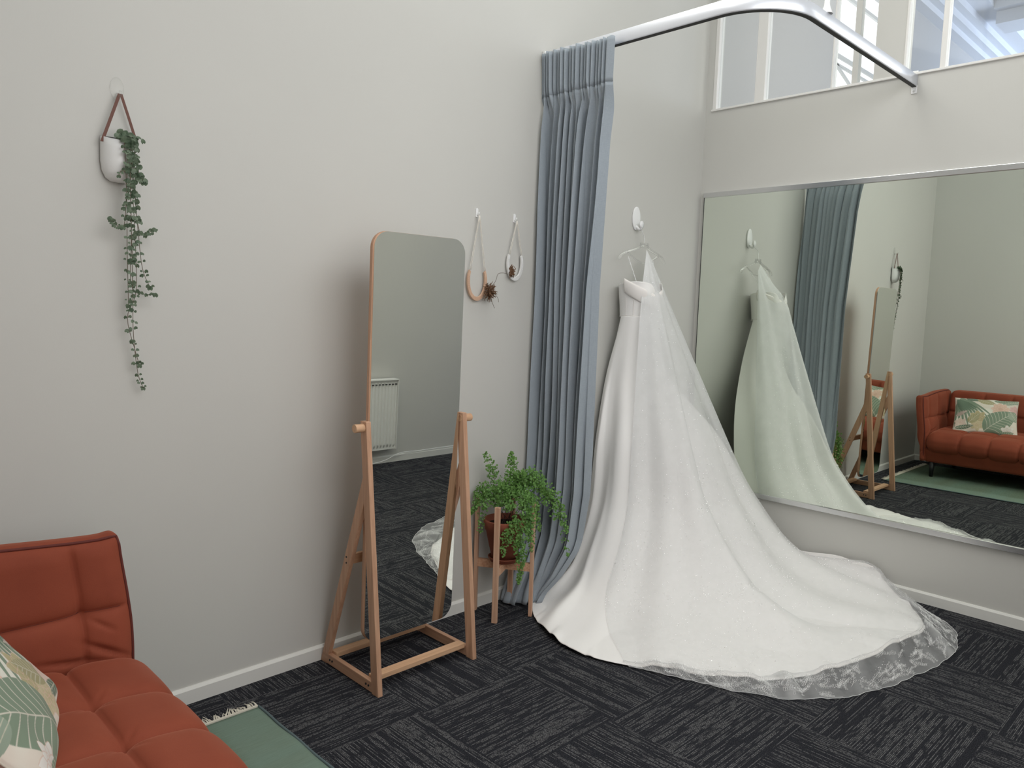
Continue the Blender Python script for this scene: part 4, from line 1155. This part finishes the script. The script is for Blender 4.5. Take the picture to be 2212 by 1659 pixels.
# ------------------------------------------------------------------ printed cushions
def print_floral(X, Y):
    """colour of the tropical print at (X, Y) in metres on the cushion face"""
    H, W = X.shape
    c = np.empty((H, W, 3)); c[:] = (.70, .68, .60)
    def blend(mask, col):
        mask = np.clip(mask, 0, 1)[..., None]; c[:] = c*(1-mask)+np.array(col)*mask
    def loc(cx, cy, a):
        dx, dy = X-cx, Y-cy; ca, sa = math.cos(a), math.sin(a); return dx*ca+dy*sa, -dx*sa+dy*ca
    def leaf(cx, cy, a, L, w, col, vein, nv=7, vw=.0016, lobes=0):
        u, v_ = loc(cx, cy, a); q = np.clip(u/L, 0, 1)
        hw = w*np.sin(PI*q**.75)**.85*(1+lobes*.10*np.sin(q*30))
        blend(sstep(.0012, -.0012, np.abs(v_)-hw)*(u > 0)*(u < L), col)
        inside = (np.abs(v_) < hw)*(u > 0)*(u < L)
        blend(sstep(vw*1.4, vw*.4, np.abs(v_))*inside, vein)
        for k in range(1, nv+1):
            uk = L*k/(nv+1.5)
            d = np.abs((u-uk)-np.abs(v_)*.95+v_*v_*4)*.7
            blend(sstep(vw, vw*.3, d)*inside*.85, vein)
    def palm(cx, cy, a, L, n, col, spread):
        for k in range(n):
            aa = a+spread*(k/(n-1)-.5); u, v_ = loc(cx, cy, aa); q = np.clip(u/L, 0, 1)
            v2 = v_ + (k/(n-1)-.5)*.10*q*q
            blend(sstep(.0012, -.001, np.abs(v2)-.010*np.sin(PI*q)**.6)*(u > 0)*(u < L), col)
    def flower(cx, cy, r, n, c1, c2, a0=0):
        for ring in (1.0, .72, .45):
            for k in range(n):
                a = a0+2*PI*k/n+ring*1.7; u, v_ = loc(cx, cy, a); L = r*ring; q = np.clip(u/L, 0, 1)
                hw = r*.27*ring*np.sin(PI*q**1.3)**.8
                ins = sstep(.001, -.001, np.abs(v_)-hw)*(u > 0)*(u < L)
                mixc = (q[..., None]*np.array(c2)+(1-q[..., None])*np.array(c1))
                m_ = ins[..., None]; c[:] = c*(1-m_)+mixc*m_
                blend(sstep(.0018, .0004, np.abs(np.abs(v_)-hw))*(u > 0)*(u < L), (.62, .44, .36))
    G1, G2, G3, GL = (.13, .18, .13), (.20, .26, .19), (.27, .33, .26), (.55, .52, .42)
    blend(sstep(.3, .6, .5+.5*np.sin(X*23+Y*9)*np.sin(Y*31-X*7))*.45, (.62, .50, .43))
    palm(.055, .40, -1.25, .36, 11, G2, 1.35)
    palm(.02, .37, -.9, .20, 7, G1, 1.1)
    leaf(.10, .395, -.35, .13, .03, G1, G3, 8)
    leaf(.19, .375, -.35, .17, .035, (.36, .32, .18), GL, 9)
    leaf(.33, .36, .15, .2, .028, G2, GL, 8); leaf(.40, .33, .35, .2, .022, G3, GL, 8)
    flower(.205, .155, .075, 7, (.36, .30, .15), (.45, .40, .24)); flower(.20, .07, .060, 6, (.42, .36, .19), (.55, .48, .33)); leaf(.13, .09, .9, .14, .04, (.33, .30, .17), GL, 6)
    flower(.385, .265, .080, 9, (.50, .30, .22), (.72, .52, .43)); flower(.505, .275, .055, 8, (.50, .25, .26), (.68, .46, .44))
    leaf(.26, .02, .75, .34, .105, G2, (.62, .58, .50), 9, .0020, 0); leaf(.52, .15, 2.1, .12, .045, G3, GL, 6)
    flower(.06, .09, .055, 6, (.55, .42, .36), (.66, .55, .48)); leaf(.02, .03, .2, .16, .022, G1, GL, 6)
    flower(.45, .035, .060, 6, (.62, .60, .56), (.72, .70, .66)); leaf(.36, -.02, .3, .15, .03, G2, GL, 6)
    leaf(.02, .17, .5, .11, .02, (.40, .30, .28), GL, 5)
    return c
def pillow(name, label, cat, W, H, T, mtx, colour, m, seam_col, grp=None, n=(200, 150)):
    """stuffed cushion; local X along its width, Y up, Z out of its face"""
    base = mtx @ Vector((W/2, 0, 0))
    o = thing(name, label, cat, base, group=grp)
    for side in (1, -1):
        a = np.linspace(0, 1, n[0])[:, None]; b = np.linspace(0, 1, n[1])[None, :]
        e = (np.clip(4*a*(1-a), 0, 1)**.42)*(np.clip(4*b*(1-b), 0, 1)**.42)
        pin = 1-.045*(1-np.abs(2*b-1)**2)*1.0; pin2 = 1-.035*(1-np.abs(2*a-1)**2)
        X = W*(.5+(a-.5)*pin+0*b); Y = H*(.5+(b-.5)*pin2+0*a)
        wr = .004*np.sin(a*21+b*8)*e*(1-e)*4 + .003*np.sin(b*27-a*11)*(1-e)*2*e
        Z = side*(T/2*e+wr)
        P = np.stack([X, Y, Z], -1)
        Mx = np.array(mtx); P = P @ Mx[:3, :3].T + Mx[:3, 3]
        if side < 0: P = P[::-1]
        col = colour(X, Y)
        if side < 0: col = col[::-1]
        grid_obj('cushion_face' if side > 0 else 'cushion_back', P, m, o, attrs={'print': col})
    th = [(0, 0), (1, 0), (1, 1), (0, 1)]; pts = []
    for k in range(4):
        p0, p1 = th[k], th[(k+1) % 4]
        for q in np.linspace(0, 1, 20, endpoint=False):
            a, b = p0[0]+(p1[0]-p0[0])*q, p0[1]+(p1[1]-p0[1])*q
            pts.append(mtx @ Vector((W*(.5+(a-.5)*(1-.045*(1-abs(2*b-1)**2))), H*(.5+(b-.5)*(1-.035*(1-abs(2*a-1)**2))), 0)))
    bm = bmesh.new(); tube(bm, pts+[pts[0]], .0028, 6, False); obj('seam', bm, seam_col, o, True)
    return o
def frame(origin, xdir, ydir):
    x_ = Vector(xdir).normalized(); y_ = Vector(ydir); y_ = (y_-x_*y_.dot(x_)).normalized(); z_ = x_.cross(y_)
    m_ = Matrix.Identity(4)
    for i in range(3): m_[i][0], m_[i][1], m_[i][2], m_[i][3] = x_[i], y_[i], z_[i], origin[i]
    return m_
M_seam = mat('cushion_seam', (.55, .50, .42), .8)
# seen from the mirror wall the print runs left to right along -y
mtx = frame(Vector((-3.868, -.545, .452)), (-.25, -1, .01), (-.86, 0, 1))
pillow('floral_cushion', 'rectangular cushion with green leaves and pink flowers leaning on the sofa back', 'cushion', .53, .40, .115, mtx, print_floral, M_floral, M_seam, n=(320, 240))
def print_dots(X, Y):
    c = np.empty(X.shape+(3,)); c[:] = (.62, .34, .27)
    d = np.hypot((X % .022)-.011, (Y % .018)-.009); m_ = sstep(.0055, .004, d)[..., None]
    return c*(1-m_)+np.array((.78, .72, .64))*m_
mtx = frame(Vector((-4.17, -1.10, .455)), (.0, -1, 0), (-.34, 0, 1))
pillow('patterned_cushion', 'small pink cushion with a fine pale pattern beside the floral one', 'cushion', .34, .28, .11, mtx, print_dots, M_floral, M_seam, n=(160, 130))

# ================================================================== flat-woven rug
m = mat('green_weave', (.15, .21, .17), .95, spec=.05); n = N(m)
ln = n.noise(n.vscale(n.pos(), (14, 420, 1)), 1, 3, .6)
big = n.noise(n.vscale(n.pos(), (.6, 6, 1)), 1, 2)
c1 = n.mix(n.math('MULTIPLY', n.math('SUBTRACT', ln, .3), 2.5, clamp=True), (.075, .115, .085), (.20, .275, .215))
c2 = n.mix(n.math('MULTIPLY', n.math('SUBTRACT', big, .4), 4, clamp=True), (.135, .155, .10), (.15, .22, .175))
mm = n.n('ShaderNodeMix', data_type='RGBA'); mm.inputs[0].default_value = .45; n.l(c1, mm.inputs[6]); n.l(c2, mm.inputs[7])
# pale band along the edge that faces the room
sxyz = n.n('ShaderNodeSeparateXYZ'); n.l(n.pos(), sxyz.inputs[0])
edge = n.math('MULTIPLY', n.math('SUBTRACT', sxyz.outputs[0], -3.37), 14, clamp=True)
n.l(n.mix(n.math('MULTIPLY', edge, .35), mm.outputs[2], (.26, .36, .31)), n.b.inputs['Base Color'])
n.bump(ln, .5, .003)
M_rug = m
RX0, RX1, RY0, RY1 = -4.35, -3.135, -.208, -2.55
t = thing('rug', 'green flat-woven rug with a cream fringe under the sofa', 'rug', (-3.7, -1.4, 0))
bm = bmesh.new(); nx, ny = 60, 110
g = [[bm.verts.new((RX0+(RX1-RX0)*i/nx + (.0015*math.sin(j*.55) if i == nx else 0), RY0+(RY1-RY0)*j/ny+(.003*math.sin(i*.8) if j == 0 else 0), .008+.0015*math.sin(i*.5)*math.sin(j*.3))) for j in range(ny+1)] for i in range(nx+1)]
for i in range(nx):
    for j in range(ny): bm.faces.new((g[i][j], g[i][j+1], g[i+1][j+1], g[i+1][j]))
bmesh.ops.recalc_face_normals(bm, faces=bm.faces)
o = obj('woven_body', bm, M_rug, t, True); md = o.modifiers.new('thickness', 'SOLIDIFY'); md.thickness = .006; md.offset = -1
bm = bmesh.new(); tube(bm, [Vector((RX1+.0015*math.sin(j*.4), RY0+(RY1-RY0)*j/160, .008)) for j in range(161)], .005, 6)
obj('bound_edge', bm, mat('rug_selvedge', (.10, .14, .145), .95), t, True)
bm = bmesh.new(); M_fringe = mat('cream_fringe', (.66, .62, .53), .95)
bar(bm, (RX0, RY0+.001, .010), (RX1-.005, RY0+.001, .010), .010, .006, up=(0, 0, 1))
for k in range(230):
    x_ = RX0+(RX1-RX0)*(k+.5)/230; gr = int(k/3); rg = np.random.default_rng(gr); lean = rg.normal(0, .012)
    e = Vector((x_+lean+rng.normal(0, .004), RY0+.030+rng.normal(0, .005), .010+rng.uniform(0, .012)))
    tube(bm, [Vector((x_, RY0, .010)), Vector((x_, RY0, .012)).lerp(e, .5)+Vector((rng.normal(0, .002), 0, .003)), e], [.0022, .0020, .0010], 5)
tag(obj('fringe', bm, M_fringe, t, False, 'cream knotted fringe'), kind='stuff')

# ================================================================== radiator and cable on the front wall (seen in the cheval mirror)
M_rad = mat('radiator_enamel', (.83, .83, .80), .35)
RXR = -.505
t = thing('radiator', 'white panel radiator reflected in the standing mirror', 'radiator', (-1.1, YF, .13))
def rad_panel(x0, x1, z0, z1, y):
    nx = 900; xs = np.linspace(x0, x1, nx); zs = np.linspace(z0, z1, 60)
    X, Z = np.meshgrid(xs, zs, indexing='ij')
    m_ = sstep(z0+.02, z0+.045, Z)*sstep(z1-.02, z1-.045, Z)*sstep(x0+.008, x0+.02, X)*sstep(x1-.008, x1-.02, X)
    Y = y - .010 + m_*.014*sstep(-.3, .5, np.cos(2*PI*(X-x0)/.0335))
    return np.stack([X, Y, Z], -1)
grid_obj('front_panel', rad_panel(-1.7, RXR, .135, .74, YF+.085), M_rad, t)
obj('side_cover', boxm((RXR-.004, YF+.02, .135), (RXR, YF+.094, .745)), M_rad, t)
obj('rear_panel', boxm((-1.7, YF+.025, .14), (RXR-.005, YF+.035, .735)), M_rad, t)
bm = bmesh.new(); box(bm, (-1.7, YF+.02, .737), (RXR, YF+.096, .747)); obj('top_grille', bevel(bm, .002), M_rad, t)
bm = bmesh.new()
for k in range(35):
    x_ = RXR-.025-.0335*k; box(bm, (x_-.010, YF+.0845, .700), (x_+.004, YF+.0975, .708))
obj('slot_row', bm, M_dark, t)
for x_ in (-1.5, -.75): obj('wall_bracket', boxm((x_-.02, YF+.0005, .2), (x_+.02, YF+.03, .68)), M_rad, t)
pts = [(-1.2, YF+.03, .012), (-.8, YF+.035, .012), (-.6, YF+.05, .03), (-.42, YF+.03, .075), (-.2, YF+.015, .070), (.2, YF+.014, .072), (.9, YF+.014, .070)]
bm = bmesh.new(); tube(bm, spline(pts, 50), .0035, 8)
tag(obj('power_cable', bm, M_white, None, True), 'thin white cable running along the skirting reflected in the standing mirror', 'cable')
